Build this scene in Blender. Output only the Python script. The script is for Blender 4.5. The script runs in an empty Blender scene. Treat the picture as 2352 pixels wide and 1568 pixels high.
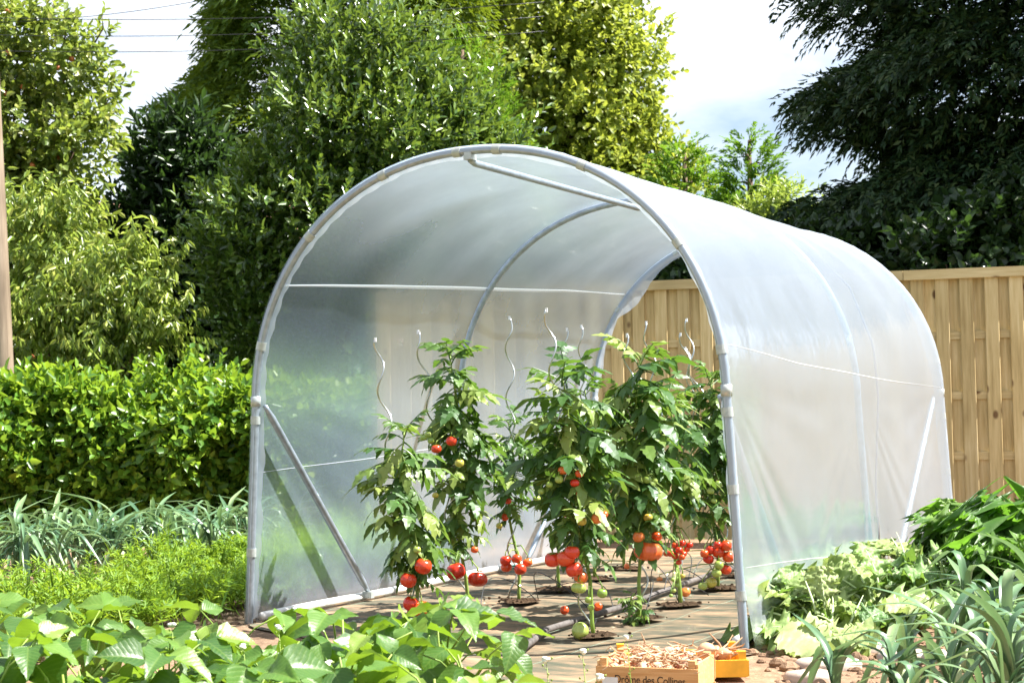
import bpy, math, random
import numpy as np
from mathutils import Vector, Matrix

random.seed(7)
sc = bpy.context.scene
col = sc.collection
PI = math.pi
R = math.radians

# ------------------------------------------------------------------ camera
CAMH, FOC, PITCH, ROLL = 0.90, 3673.5, 0.04457, -0.01812      # focal length in units of a 2352-wide frame
FW = np.array([0, math.cos(PITCH), math.sin(PITCH)])
_r = np.array([1.0, 0, 0]); _u = np.cross(_r, FW)
RT = _r*math.cos(ROLL) + _u*math.sin(ROLL)
UP = -_r*math.sin(ROLL) + _u*math.cos(ROLL)
cd = bpy.data.cameras.new('camera'); cam = bpy.data.objects.new('camera', cd); col.objects.link(cam)
cd.sensor_width = 36; cd.lens = 36*FOC/2352; cd.clip_end = 2000; cd.clip_start = 0.05
cam.matrix_world = Matrix(((RT[0], UP[0], -FW[0], 0), (RT[1], UP[1], -FW[1], 0), (RT[2], UP[2], -FW[2], CAMH), (0, 0, 0, 1)))
cd.dof.use_dof = True; cd.dof.focus_distance = 6.6; cd.dof.aperture_fstop = 8.0
sc.camera = cam

def sight(x, y, Y):
    """point at depth Y on the line of sight through (x, y) of a 2352 x 1568 frame"""
    d = FW + RT*(x-1176)/FOC - UP*(y-784)/FOC
    return np.array([0, 0, CAMH]) + d*(Y/d[1])

# ------------------------------------------------------------------ world and sun
SUN_AZ, SUN_EL = R(86), R(55)            # azimuth from the view direction towards the right
sd = np.array([math.sin(SUN_AZ)*math.cos(SUN_EL), math.cos(SUN_AZ)*math.cos(SUN_EL), math.sin(SUN_EL)])
w = bpy.data.worlds.new('World'); sc.world = w; w.use_nodes = True
nt = w.node_tree; nt.nodes.clear()
out = nt.nodes.new('ShaderNodeOutputWorld'); bg = nt.nodes.new('ShaderNodeBackground')
sky = nt.nodes.new('ShaderNodeTexSky'); sky.sky_type = 'NISHITA'; sky.sun_disc = False
sky.sun_elevation = SUN_EL; sky.sun_rotation = SUN_AZ
sky.air_density = 1.0; sky.dust_density = 1.6; sky.ozone_density = 1.0
tc = nt.nodes.new('ShaderNodeTexCoord'); mp = nt.nodes.new('ShaderNodeMapping'); mp.inputs['Scale'].default_value = (1.6, 1.6, 4.0)
nz = nt.nodes.new('ShaderNodeTexNoise'); nz.inputs['Scale'].default_value = 1.7; nz.inputs['Detail'].default_value = 7; nz.inputs['Roughness'].default_value = .55
cr = nt.nodes.new('ShaderNodeValToRGB'); cr.color_ramp.elements[0].position = .40; cr.color_ramp.elements[1].position = .60
mx = nt.nodes.new('ShaderNodeMix'); mx.data_type = 'RGBA'
nt.links.new(tc.outputs['Generated'], mp.inputs['Vector']); nt.links.new(mp.outputs[0], nz.inputs['Vector'])
nt.links.new(nz.outputs['Fac'], cr.inputs['Fac']); nt.links.new(cr.outputs['Color'], mx.inputs['Factor'])
nt.links.new(sky.outputs[0], mx.inputs['A']); mx.inputs['B'].default_value = (7.4, 7.8, 8.4, 1)
nt.links.new(mx.outputs['Result'], bg.inputs['Color']); bg.inputs['Strength'].default_value = 0.053
nt.links.new(bg.outputs[0], out.inputs['Surface'])
sl = bpy.data.lights.new('sun', 'SUN'); so = bpy.data.objects.new('sun', sl); col.objects.link(so)
sl.energy = 5.0; sl.angle = R(0.53); sl.color = (1.0, .965, .90)
so.rotation_euler = Vector(-sd).to_track_quat('-Z', 'Y').to_euler(); so.location = (20, 5, 20)
sc.view_settings.view_transform = 'Standard'; sc.view_settings.look = 'None'
sc.view_settings.exposure = 1.87; sc.view_settings.gamma = 1.0; sc.view_settings.use_curve_mapping = False
cy = sc.cycles
cy.max_bounces = 10; cy.diffuse_bounces = 4; cy.glossy_bounces = 3; cy.transmission_bounces = 8; cy.transparent_max_bounces = 24
cy.use_denoising = True; cy.sample_clamp_indirect = 6.0; cy.caustics_reflective = False; cy.caustics_refractive = False

# ------------------------------------------------------------------ helpers: meshes and objects
def mesh(name, V, F, smooth=False, mats=None, mi=None):
    V = np.asarray(V, np.float32).reshape(-1, 3)
    me = bpy.data.meshes.new(name)
    if isinstance(F, np.ndarray):
        n, k = F.shape
        me.vertices.add(len(V)); me.vertices.foreach_set('co', V.ravel())
        me.loops.add(n*k); me.loops.foreach_set('vertex_index', F.astype(np.int32).ravel())
        me.polygons.add(n); me.polygons.foreach_set('loop_start', np.arange(0, n*k, k, dtype=np.int32))
        me.update(calc_edges=True)
    else:
        me.from_pydata([tuple(map(float, v)) for v in V], [], [tuple(map(int, f)) for f in F])
    if mats:
        for m in mats: me.materials.append(m)
        if mi is not None: me.polygons.foreach_set('material_index', np.asarray(mi, np.int32))
    if smooth: me.polygons.foreach_set('use_smooth', [True]*len(me.polygons))
    me.update(); return me

def link(name, data, mat=None, parent=None, loc=None, M=None):
    o = bpy.data.objects.new(name, data); col.objects.link(o)
    if mat is not None and data is not None and not len(data.materials): data.materials.append(mat)
    if parent is not None: o.parent = parent
    if M is not None: o.matrix_basis = M
    elif loc is not None: o.location = tuple(map(float, loc))
    return o

def tag(o, label, cat, group=None, kind=None):
    if label: o['label'] = label
    if cat: o['category'] = cat
    if group: o['group'] = group
    if kind: o['kind'] = kind
    return o

def thing(name, label, cat, loc=(0, 0, 0), group=None):
    o = bpy.data.objects.new(name, None); col.objects.link(o); o.empty_display_size = .1
    o.location = tuple(map(float, loc)); return tag(o, label, cat, group)

def part(name, V, F, mat, root, smooth=False):
    """part given in world coordinates under a root that is only translated"""
    l = np.zeros(3); q = root
    while q is not None: l = l+np.array(q.location); q = q.parent
    return link(name, mesh(name, np.asarray(V, float)-l, F, smooth), mat, root)

def join(*parts):
    Vs, Fs, o = [], [], 0
    for V, F in parts:
        V = np.asarray(V, float).reshape(-1, 3); Vs.append(V)
        Fs += [tuple(int(i)+o for i in f) for f in F]; o += len(V)
    return np.concatenate(Vs), Fs

def unit(v):
    v = np.asarray(v, float); return v/(np.linalg.norm(v, axis=-1, keepdims=True)+1e-12)

def tube(P, r, n=8, caps=True):
    P = np.asarray(P, float); m = len(P)
    r = np.broadcast_to(np.asarray(r, float), (m,))
    T = np.gradient(P, axis=0); T = unit(T)
    a = np.array([0, 0, 1.0]) if abs(T[0][2]) < .9 else np.array([1.0, 0, 0])
    N = unit(np.cross(T[0], a)); V = []
    for i in range(m):
        N = N - T[i]*(N@T[i]); N = unit(N); B = np.cross(T[i], N)
        for k in range(n):
            t = 2*PI*k/n; V.append(P[i]+r[i]*(math.cos(t)*N+math.sin(t)*B))
    F = [(i*n+k, i*n+(k+1) % n, (i+1)*n+(k+1) % n, (i+1)*n+k) for i in range(m-1) for k in range(n)]
    if caps: F += [tuple(range(n-1, -1, -1)), tuple((m-1)*n+k for k in range(n))]
    return np.array(V), F

def box(c, s, ax=None, ch=0.0):
    """box of size s at c; ax = 3 axis vectors; ch chamfers the four edges along the third axis"""
    c = np.asarray(c, float); X, Y, Z = (np.eye(3) if ax is None else np.asarray(ax, float))
    a, b, h = s[0]/2, s[1]/2, s[2]/2
    pr = [(-a+ch, -b), (a-ch, -b), (a, -b+ch), (a, b-ch), (a-ch, b), (-a+ch, b), (-a, b-ch), (-a, -b+ch)] if ch else [(-a, -b), (a, -b), (a, b), (-a, b)]
    n = len(pr)
    V = [c+X*p[0]+Y*p[1]-Z*h for p in pr]+[c+X*p[0]+Y*p[1]+Z*h for p in pr]
    F = [(i, (i+1) % n, n+(i+1) % n, n+i) for i in range(n)]+[tuple(range(n-1, -1, -1)), tuple(range(n, 2*n))]
    return np.array(V), F

def lathe(pr, n=14, rib=0.0, ribs=5, cap=False):
    V, F = [], []
    for r, z in pr:
        for k in range(n):
            t = 2*PI*k/n; q = r*(1-rib*abs(math.cos(ribs*t/2))**6) if rib else r
            V.append((q*math.cos(t), q*math.sin(t), z))
    m = len(pr)
    F = [(i*n+k, i*n+(k+1) % n, (i+1)*n+(k+1) % n, (i+1)*n+k) for i in range(m-1) for k in range(n)]
    F += [tuple(range(n-1, -1, -1)), tuple((m-1)*n+k for k in range(n))]
    return np.array(V, float), F

def frame(d, nrm, loc=(0, 0, 0), s=1.0):
    """matrix whose local y runs along d and local z near nrm"""
    y = unit(d); z = np.asarray(nrm, float); z = z-y*(z@y); z = unit(z); x = np.cross(y, z)
    M = Matrix.Identity(4)
    for i in range(3):
        M[i][0], M[i][1], M[i][2], M[i][3] = x[i]*s, y[i]*s, z[i]*s, float(loc[i])
    return M

# ------------------------------------------------------------------ helpers: materials
def mat(name):
    m = bpy.data.materials.new(name); m.use_nodes = True; n = m.node_tree; n.nodes.clear()
    o = n.nodes.new('ShaderNodeOutputMaterial'); return m, n, o
def N(n, t, **k):
    x = n.nodes.new(t)
    for a, b in k.items(): setattr(x, a, b)
    return x
def ramp(n, cols, src, pos=None):
    c = N(n, 'ShaderNodeValToRGB'); e = c.color_ramp.elements
    m = len(cols); pos = pos or [i/(m-1) for i in range(m)]
    while len(e) < m: e.new(.5)
    for i in range(m): e[i].position = pos[i]; e[i].color = (*cols[i], 1)
    n.links.new(src, c.inputs['Fac']); return c.outputs['Color']
def mixc(n, a, b, fac, mode='MIX'):
    m = N(n, 'ShaderNodeMix', data_type='RGBA', blend_type=mode)
    for k, v in (('A', a), ('B', b), ('Factor', fac)):
        if isinstance(v, (tuple, list)): m.inputs[k].default_value = (*v, 1) if len(v) == 3 else v
        elif isinstance(v, (int, float)): m.inputs[k].default_value = v
        else: n.links.new(v, m.inputs[k])
    return m.outputs['Result']
def math_(n, op, a, b=None, c=None):
    m = N(n, 'ShaderNodeMath', operation=op)
    for i, v in enumerate((a, b, c)):
        if v is None: continue
        if isinstance(v, (int, float)): m.inputs[i].default_value = v
        else: n.links.new(v, m.inputs[i])
    return m.outputs[0]
def noise(n, vec, scale, detail=4, rough=.55, mapscale=None):
    x = N(n, 'ShaderNodeTexNoise'); x.inputs['Scale'].default_value = scale; x.inputs['Detail'].default_value = detail; x.inputs['Roughness'].default_value = rough
    if mapscale:
        m = N(n, 'ShaderNodeMapping'); m.inputs['Scale'].default_value = mapscale; n.links.new(vec, m.inputs['Vector']); vec = m.outputs[0]
    n.links.new(vec, x.inputs['Vector']); return x.outputs['Fac']
def principled(n, color, rough=.5, spec=.5, metal=0.0):
    p = N(n, 'ShaderNodeBsdfPrincipled')
    for k, v in (('Base Color', color), ('Roughness', rough), ('Specular IOR Level', spec), ('Metallic', metal)):
        if isinstance(v, (tuple, list)): p.inputs[k].default_value = (*v, 1)
        elif isinstance(v, (int, float)): p.inputs[k].default_value = v
        else: n.links.new(v, p.inputs[k])
    return p
def bump(n, h, strength, dist=.01):
    b = N(n, 'ShaderNodeBump'); b.inputs['Strength'].default_value = strength; b.inputs['Distance'].default_value = dist
    n.links.new(h, b.inputs['Height']); return b.outputs[0]

def leafmat(name, cols, trans=.35, tcol=(.30, .42, .03), rough=.4, spec=.45, veins=None, per='island', vcol=None):
    """leaf: glossy-diffuse front mixed with light shining through; colour differs from leaf to leaf"""
    m, n, o = mat(name)
    if per == 'island': rnd = N(n, 'ShaderNodeNewGeometry').outputs['Random Per Island']
    else: rnd = N(n, 'ShaderNodeObjectInfo').outputs['Random']
    c = ramp(n, cols, rnd)
    p = principled(n, c, rough, spec)
    if veins:
        tcn = N(n, 'ShaderNodeTexCoord').outputs['Object']
        sp = N(n, 'ShaderNodeSeparateXYZ'); n.links.new(tcn, sp.inputs[0])
        ax = math_(n, 'ABSOLUTE', sp.outputs['X'])
        w_ = math_(n, 'ADD', math_(n, 'SUBTRACT', math_(n, 'MULTIPLY', sp.outputs['Y'], veins*.62), math_(n, 'MULTIPLY', ax, veins*.5)), math_(n, 'MULTIPLY', noise(n, tcn, 40, 2), 3.2))
        s = math_(n, 'POWER', math_(n, 'ABSOLUTE', math_(n, 'SINE', w_)), .35)
        mid = math_(n, 'MINIMUM', math_(n, 'MULTIPLY', ax, 300.0), 1.0)
        hgt = math_(n, 'MULTIPLY', s, mid)
        fine = noise(n, tcn, 120, 3)
        h2 = math_(n, 'ADD', hgt, math_(n, 'MULTIPLY', fine, .9))
        n.links.new(bump(n, h2, .16, .004), p.inputs['Normal'])
        c2 = mixc(n, vcol or tuple(min(1, 2.0*q) for q in cols[-1]), c, math_(n, 'ADD', math_(n, 'MULTIPLY', hgt, .28), .72))
        n.links.new(c2, p.inputs['Base Color'])
    t = N(n, 'ShaderNodeBsdfTranslucent')
    n.links.new(mixc(n, c, tcol, .72), t.inputs['Color'])
    mxs = N(n, 'ShaderNodeMixShader'); mxs.inputs[0].default_value = trans
    n.links.new(p.outputs[0], mxs.inputs[1]); n.links.new(t.outputs[0], mxs.inputs[2]); n.links.new(mxs.outputs[0], o.inputs[0])
    return m

def plain(name, color, rough=.5, spec=.5, metal=0.0, var=.25, scale=25, bmp=.0, per_object=0.0):
    """painted / plain surface with noise in colour and a little relief"""
    m, n, o = mat(name)
    tcn = N(n, 'ShaderNodeTexCoord').outputs['Object']
    f = noise(n, tcn, scale)
    lo = tuple(q*(1-var) for q in color); hi = tuple(min(1, q*(1+var)) for q in color)
    c = ramp(n, [lo, hi], f, [.3, .7])
    if per_object:
        rnd = N(n, 'ShaderNodeObjectInfo').outputs['Random']
        v = math_(n, 'ADD', math_(n, 'MULTIPLY', rnd, 2*per_object), 1-per_object)
        hs = N(n, 'ShaderNodeHueSaturation'); n.links.new(c, hs.inputs['Color']); n.links.new(v, hs.inputs['Value']); c = hs.outputs[0]
    p = principled(n, c, rough, spec, metal)
    if bmp: n.links.new(bump(n, f, bmp, .01), p.inputs['Normal'])
    n.links.new(p.outputs[0], o.inputs[0]); return m

def woodmat(name, cols, axis='Z', knots=True, grain=9.0, rough=.7, gscale=1.0, per=.12):
    m, n, o = mat(name)
    tcn = N(n, 'ShaderNodeTexCoord').outputs['Object']
    rnd = N(n, 'ShaderNodeObjectInfo').outputs['Random']
    cb = N(n, 'ShaderNodeCombineXYZ')
    for i in range(3): n.links.new(math_(n, 'MULTIPLY', rnd, (37.0, 61.0, 93.0)[i]), cb.inputs[i])
    va = N(n, 'ShaderNodeVectorMath', operation='ADD'); n.links.new(tcn, va.inputs[0]); n.links.new(cb.outputs[0], va.inputs[1])
    s = {'X': (.06, 1, 1), 'Y': (1, .06, 1), 'Z': (1, 1, .06)}[axis]
    s = tuple(q*gscale for q in s)
    g = noise(n, va.outputs[0], grain*6, 5, .6, s)
    big = noise(n, va.outputs[0], 2.2, 2)
    c = ramp(n, cols, math_(n, 'ADD', math_(n, 'MULTIPLY', g, .65), math_(n, 'MULTIPLY', big, .35)), [.30, .5, .70][:len(cols)] if len(cols) == 3 else None)
    hs = N(n, 'ShaderNodeHueSaturation'); n.links.new(c, hs.inputs['Color'])
    n.links.new(math_(n, 'ADD', math_(n, 'MULTIPLY', rnd, 2*per), 1-per), hs.inputs['Value']); c = hs.outputs[0]
    if knots:
        v = N(n, 'ShaderNodeTexVoronoi'); v.inputs['Scale'].default_value = 9.0; v.inputs['Randomness'].default_value = 1
        mp_ = N(n, 'ShaderNodeMapping'); mp_.inputs['Scale'].default_value = {'X': (.55, 1, 1), 'Y': (1, .55, 1), 'Z': (1, .2, .62)}[axis]
        n.links.new(va.outputs[0], mp_.inputs['Vector']); n.links.new(mp_.outputs[0], v.inputs['Vector'])
        k = math_(n, 'SUBTRACT', 1.0, math_(n, 'MINIMUM', math_(n, 'MULTIPLY', math_(n, 'MAXIMUM', math_(n, 'SUBTRACT', v.outputs['Distance'], .11), 0.0), 11.0), 1.0))
        sep = N(n, 'ShaderNodeSeparateColor'); n.links.new(v.outputs['Color'], sep.inputs[0])
        k = math_(n, 'MULTIPLY', k, math_(n, 'GREATER_THAN', sep.outputs[0], .35))
        c = mixc(n, c, (.10, .038, .014), math_(n, 'MULTIPLY', k, .85))
    p = principled(n, c, rough, .25)
    n.links.new(bump(n, g, .25, .004), p.inputs['Normal'])
    n.links.new(p.outputs[0], o.inputs[0]); return m

def soilmat(name, cols, scale=14, bmp=.8):
    m, n, o = mat(name); tcn = N(n, 'ShaderNodeTexCoord').outputs['Object']
    a = noise(n, tcn, scale, 8, .65); b = noise(n, tcn, scale*.08, 3)
    c = ramp(n, cols, math_(n, 'ADD', math_(n, 'MULTIPLY', a, .6), math_(n, 'MULTIPLY', b, .4)), [.32, .5, .68])
    p = principled(n, c, .95, .1); n.links.new(bump(n, a, bmp, .03), p.inputs['Normal'])
    n.links.new(p.outputs[0], o.inputs[0]); return m

MAT = {}
MAT['soil'] = soilmat('soil', [(.13, .08, .05), (.24, .155, .10), (.37, .265, .18)])
MAT['darksoil'] = soilmat('dark soil', [(.035, .02, .012), (.075, .045, .026), (.14, .085, .05)], 40)
MAT['fence'] = woodmat('treated softwood', [(.35, .25, .105), (.55, .42, .205), (.68, .555, .32)], per=.15)
MAT['rail'] = woodmat('treated softwood rail', [(.36, .27, .125), (.50, .39, .20), (.62, .51, .29)], 'X')
MAT['pole'] = woodmat('weathered pole wood', [(.13, .095, .065), (.23, .175, .125), (.34, .27, .20)], 'Z', knots=False, gscale=.5)
MAT['crate'] = woodmat('poplar crate wood', [(.42, .20, .07), (.60, .33, .14), (.74, .47, .24)], 'X', knots=False, gscale=2)
MAT['tray'] = plain('yellow painted wood', (.80, .42, .035), .55, .35, var=.18, scale=14, bmp=.15, per_object=.06)
MAT['galv'] = plain('galvanised tube', (.33, .37, .42), .36, .5, .5, var=.2, scale=30)
MAT['rail_white'] = plain('base rail tube', (.74, .70, .66), .5, .4, .1, var=.12, scale=18)
MAT['clip'] = plain('clear grey clip', (.42, .44, .42), .3, .5, .2, var=.15, scale=60)
MAT['stake'] = plain('aluminium stake', (.50, .50, .46), .25, .5, .9, var=.15, scale=30)
MAT['black'] = plain('black polythene pipe', (.022, .022, .024), .5, .4, var=.4, scale=60)
MAT['pipe'] = plain('dusty grey pipe', (.12, .10, .09), .7, .3, var=.45, scale=30)
MAT['bark'] = plain('bark', (.11, .075, .05), .9, .15, var=.5, scale=18, bmp=.8)
MAT['stem'] = leafmat('plant stem', [(.14, .22, .03), (.22, .32, .05), (.30, .36, .08)], .1, rough=.5)
MAT['dry'] = leafmat('dried stalk', [(.32, .18, .10), (.48, .31, .18), (.64, .47, .31)], .15, (.6, .4, .2), .7, .2)
MAT['twine'] = plain('green twine', (.02, .20, .17), .7, .2)
MAT['stone'] = soilmat('pale stone', [(.34, .27, .22), (.46, .38, .32), (.56, .48, .42)], 9, .25)
MAT['ink'] = plain('stamped ink', (.045, .035, .03), .8, .1, var=.4, scale=90)
MAT['label'] = plain('paper label', (.75, .74, .76), .6, .3, var=.05)
MAT['flower'] = plain('white petals', (.80, .78, .66), .6, .2, var=.1)

# ------------------------------------------------------------------ ground
MAT['turf'] = soilmat('rough turf', [(.030, .050, .012), (.055, .085, .018), (.09, .12, .03)], 6, .5)
g = link('ground', mesh('ground', [(-300, -60, 0), (300, -60, 0), (300, 500, 0), (-300, 500, 0)], [(0, 1, 2, 3)]), MAT['turf'])
tag(g, 'rough green turf beyond the hedge and fence', 'grass', kind='structure')
g = link('garden_soil', mesh('garden_soil', [(-7, 1.5, .004), (6, 1.5, .004), (5.5, 9.9, .004), (3.3, 10.6, .004), (-1.0, 11.75, .004), (-1.5, 12.4, .004), (-7, 12.4, .004)], [(0, 1, 2, 3, 4, 5, 6)]), MAT['soil'])
tag(g, 'bare reddish brown garden soil between the beds', 'soil', kind='structure')

# ------------------------------------------------------------------ the polytunnel: frame of reference and profile
YAW, OX, OY = 0.4806, -0.1624, 6.4848
W0, W1, ZS, HT, EX, L2, L3 = 1.1316, 1.0841, 0.9206, 1.9702, 0.9387, 1.8088, 3.5501
AX = np.array([math.sin(YAW), math.cos(YAW), 0]); NX = np.array([math.cos(YAW), -math.sin(YAW), 0]); ORI = np.array([OX, OY, 0])
def TP(s, x, z): return ORI + AX*s + NX*x + np.array([0, 0, z])
def half(z):
    if z <= ZS: return W0+(W1-W0)*z/ZS
    q = min(1, ((z-ZS)/(HT-ZS)))**(1/EX); return W1*math.sqrt(max(0, 1-q*q))**EX
def profile(n=26, m=40, z0=0.0):
    zz = np.linspace(z0, ZS, n); L = [(-(W0+(W1-W0)*z/ZS), z) for z in zz]
    for t in np.linspace(0, PI/2, m)[1:]: L.append((-W1*max(0, math.cos(t))**EX, ZS+(HT-ZS)*math.sin(t)**EX))
    return np.array(L+[(-x, z) for x, z in L[::-1][1:]])

def smooth(a, b, x):
    t = np.clip((x-a)/(b-a), 0, 1); return t*t*(3-2*t)
# woven ground cover: one undulating sheet on the soil
def vnoise(P, seed, k=6, f=1.0):
    r_ = np.random.RandomState(seed); K = r_.normal(0, f, (k, P.shape[-1])); ph = r_.uniform(0, 2*PI, k)
    return np.cos(P@K.T+ph).mean(-1)
S_, X_ = np.meshgrid(np.linspace(-1.75, L3+.15, 150), np.linspace(-1.08, 1.13, 70), indexing='ij')
edge = .05*np.cos(S_*3)+.03*np.cos(S_*11)
X_ = X_+np.where(S_ < 0, edge*(X_ > .9)*1.0, 0)
X_ = np.where(S_ < -.05, X_+(1.13-X_)/2.21*.75*smooth(-.05, -.5, S_), X_)
Pm = ORI + AX*S_[..., None] + NX*X_[..., None]
Zm = .012+.010*vnoise(Pm[..., :2], 3, 8, 5)+.006*vnoise(Pm[..., :2], 4, 8, 14)
Pm[..., 2] = np.maximum(Zm, .004)
def gridF(a, b):
    i = np.arange((a-1)*b).reshape(a-1, b)[:, :-1].ravel(); return np.stack([i, i+b, i+b+1, i+1], 1)
m, n, o = mat('woven ground cover')
tcn = N(n, 'ShaderNodeTexCoord').outputs['Object']
mp_ = N(n, 'ShaderNodeMapping'); mp_.inputs['Rotation'].default_value = (0, 0, YAW); n.links.new(tcn, mp_.inputs['Vector'])
dust = noise(n, mp_.outputs[0], 3.0, 6, .6, (1.0, 3.6, 1)); dust2 = noise(n, tcn, 18, 4)
c = ramp(n, [(.045, .056, .038), (.105, .09, .06), (.25, .165, .10), (.40, .255, .155)], math_(n, 'ADD', math_(n, 'MULTIPLY', dust, .8), math_(n, 'MULTIPLY', dust2, .2)), [.34, .45, .58, .75])
sp = N(n, 'ShaderNodeSeparateXYZ'); n.links.new(mp_.outputs[0], sp.inputs[0])
ln = math_(n, 'LESS_THAN', math_(n, 'FRACT', math_(n, 'MULTIPLY', sp.outputs['X'], 3.1)), .010)
c = mixc(n, c, (.30, .44, .33), math_(n, 'MULTIPLY', math_(n, 'MULTIPLY', ln, dust2), 1.2))
wv = noise(n, tcn, 260, 1)
p = principled(n, c, .8, .2); n.links.new(bump(n, wv, .25, .003), p.inputs['Normal']); n.links.new(p.outputs[0], o.inputs[0])
gc = link('ground_cover_sheet', mesh('ground_cover_sheet', Pm.reshape(-1, 3), gridF(150, 70), True), m)
tag(gc, 'dusty brown and green woven ground cover laid inside the tunnel', 'ground cover', kind='structure')

# the film: light shines through it scattered, the more so the flatter it is seen
m, n, o = mat('polythene film')
lw = N(n, 'ShaderNodeLayerWeight'); lw.inputs['Blend'].default_value = .5
fac = lw.outputs['Facing']
geo = N(n, 'ShaderNodeNewGeometry')
tr = N(n, 'ShaderNodeBsdfTransparent'); tr.inputs['Color'].default_value = (.97, .98, 1, 1)
def wn(scale):
    v = N(n, 'ShaderNodeVectorMath', operation='SCALE'); v.inputs['Scale'].default_value = scale; n.links.new(geo.outputs['Position'], v.inputs[0])
    q = N(n, 'ShaderNodeTexWhiteNoise', noise_dimensions='3D'); n.links.new(v.outputs[0], q.inputs['Vector'])
    s_ = N(n, 'ShaderNodeVectorMath', operation='SUBTRACT'); n.links.new(q.outputs['Color'], s_.inputs[0]); s_.inputs[1].default_value = (.5, .5, .5); return s_.outputs[0]
ad = N(n, 'ShaderNodeVectorMath', operation='ADD'); n.links.new(wn(91371.0), ad.inputs[0]); n.links.new(wn(57113.0), ad.inputs[1])
sca = N(n, 'ShaderNodeVectorMath', operation='MULTIPLY'); sca.inputs[1].default_value = (.032, .032, .08); n.links.new(ad.outputs[0], sca.inputs[0])   # drawn film scatters more up and down
sub = N(n, 'ShaderNodeVectorMath', operation='SUBTRACT'); n.links.new(sca.outputs[0], sub.inputs[0]); n.links.new(geo.outputs['Incoming'], sub.inputs[1])
nrm_ = N(n, 'ShaderNodeVectorMath', operation='NORMALIZE'); n.links.new(sub.outputs[0], nrm_.inputs[0])
rp = N(n, 'ShaderNodeBsdfRayPortal'); n.links.new(nrm_.outputs[0], rp.inputs['Direction']); rp.inputs['Color'].default_value = (.86, .96, 1, 1)
tl = N(n, 'ShaderNodeBsdfTranslucent'); tl.inputs['Color'].default_value = (.70, .83, 1.0, 1)
df = N(n, 'ShaderNodeBsdfDiffuse'); df.inputs['Color'].default_value = (.68, .81, 1.0, 1)
gl = N(n, 'ShaderNodeBsdfGlossy'); gl.inputs['Roughness'].default_value = .22; gl.inputs['Color'].default_value = (1, 1, 1, 1)
tcn = N(n, 'ShaderNodeTexCoord').outputs['Object']
wr = noise(n, tcn, 5.0, 3, .5)
bm_ = bump(n, wr, .12, .05); n.links.new(bm_, gl.inputs['Normal'])
def mixs(f, a, b):
    q = N(n, 'ShaderNodeMixShader')
    if isinstance(f, (int, float)): q.inputs[0].default_value = f
    else: n.links.new(f, q.inputs[0])
    n.links.new(a, q.inputs[1]); n.links.new(b, q.inputs[2]); return q.outputs[0]
dt = mixs(.72, tl.outputs[0], df.outputs[0])
mh = N(n, 'ShaderNodeMapRange'); n.links.new(fac, mh.inputs['Value'])
for k_, v_ in (('From Min', .42), ('From Max', .74), ('To Min', .20), ('To Max', .46)): mh.inputs[k_].default_value = v_
dn = noise(n, tcn, 2.2, 6, .62); dst = math_(n, 'ADD', .72, math_(n, 'MULTIPLY', dn, .56))
sz = N(n, 'ShaderNodeSeparateXYZ'); n.links.new(tcn, sz.inputs[0])
mud = math_(n, 'MULTIPLY', math_(n, 'MAXIMUM', math_(n, 'SUBTRACT', .30, sz.outputs['Z']), 0.0), math_(n, 'MULTIPLY', noise(n, tcn, 26, 5, .7), 3.2))
n.links.new(mixc(n, (.68, .81, 1.0), (.42, .27, .17), math_(n, 'MINIMUM', mud, .8)), df.inputs['Color'])
hz = mixs(math_(n, 'MINIMUM', math_(n, 'ADD', math_(n, 'MULTIPLY', mh.outputs[0], dst), math_(n, 'MULTIPLY', mud, .35)), .9), rp.outputs[0], dt)
fr = N(n, 'ShaderNodeFresnel'); fr.inputs['IOR'].default_value = 1.38
hz = mixs(math_(n, 'MULTIPLY', fr.outputs[0], .55), hz, gl.outputs[0])
mr = N(n, 'ShaderNodeMapRange'); n.links.new(fac, mr.inputs['Value'])
for k_, v_ in (('From Min', .10), ('From Max', .56), ('To Min', .62), ('To Max', .04)): mr.inputs[k_].default_value = v_
film_out = mixs(mr.outputs[0], hz, tr.outputs[0])
n.links.new(film_out, o.inputs[0]); MAT['film'] = m
# doubled film (wrapped edges, welded folds): denser
m, n, o = mat('folded polythene')
df = N(n, 'ShaderNodeBsdfDiffuse'); df.inputs['Color'].default_value = (.62, .69, .78, 1)
tl = N(n, 'ShaderNodeBsdfTranslucent'); tl.inputs['Color'].default_value = (.62, .69, .78, 1)
gl = N(n, 'ShaderNodeBsdfGlossy'); gl.inputs['Roughness'].default_value = .3
tr = N(n, 'ShaderNodeBsdfTransparent')
x1 = mixs(.4, df.outputs[0], tl.outputs[0]); x1 = mixs(.14, x1, gl.outputs[0]); x1 = mixs(.42, x1, tr.outputs[0]); n.links.new(x1, o.inputs[0]); MAT['fold'] = m

m, n, o = mat('creased polythene')
df = N(n, 'ShaderNodeBsdfDiffuse'); df.inputs['Color'].default_value = (.93, .94, .96, 1)
tl = N(n, 'ShaderNodeBsdfTranslucent'); tl.inputs['Color'].default_value = (.93, .94, .96, 1)
gl = N(n, 'ShaderNodeBsdfGlossy'); gl.inputs['Roughness'].default_value = .25
x1 = mixs(.35, df.outputs[0], tl.outputs[0]); x1 = mixs(.2, x1, gl.outputs[0]); n.links.new(x1, o.inputs[0]); MAT['crease'] = m
tun = thing('polytunnel', 'open ended polytunnel of clear plastic film over galvanised hoops, tomatoes inside', 'polytunnel', ORI)
RT_ = .0165
prof = profile(14, 34)
HS = [0, L2, L3]
hoops = []
for i, s in enumerate(HS):
    P = np.array([TP(s, x, z) for x, z in profile(10, 26, -.05)])
    V, F = tube(P, RT_ if i != 1 else .0165, 10); hoops.append(part('hoop', V, F, MAT['galv'], tun, True))

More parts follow.
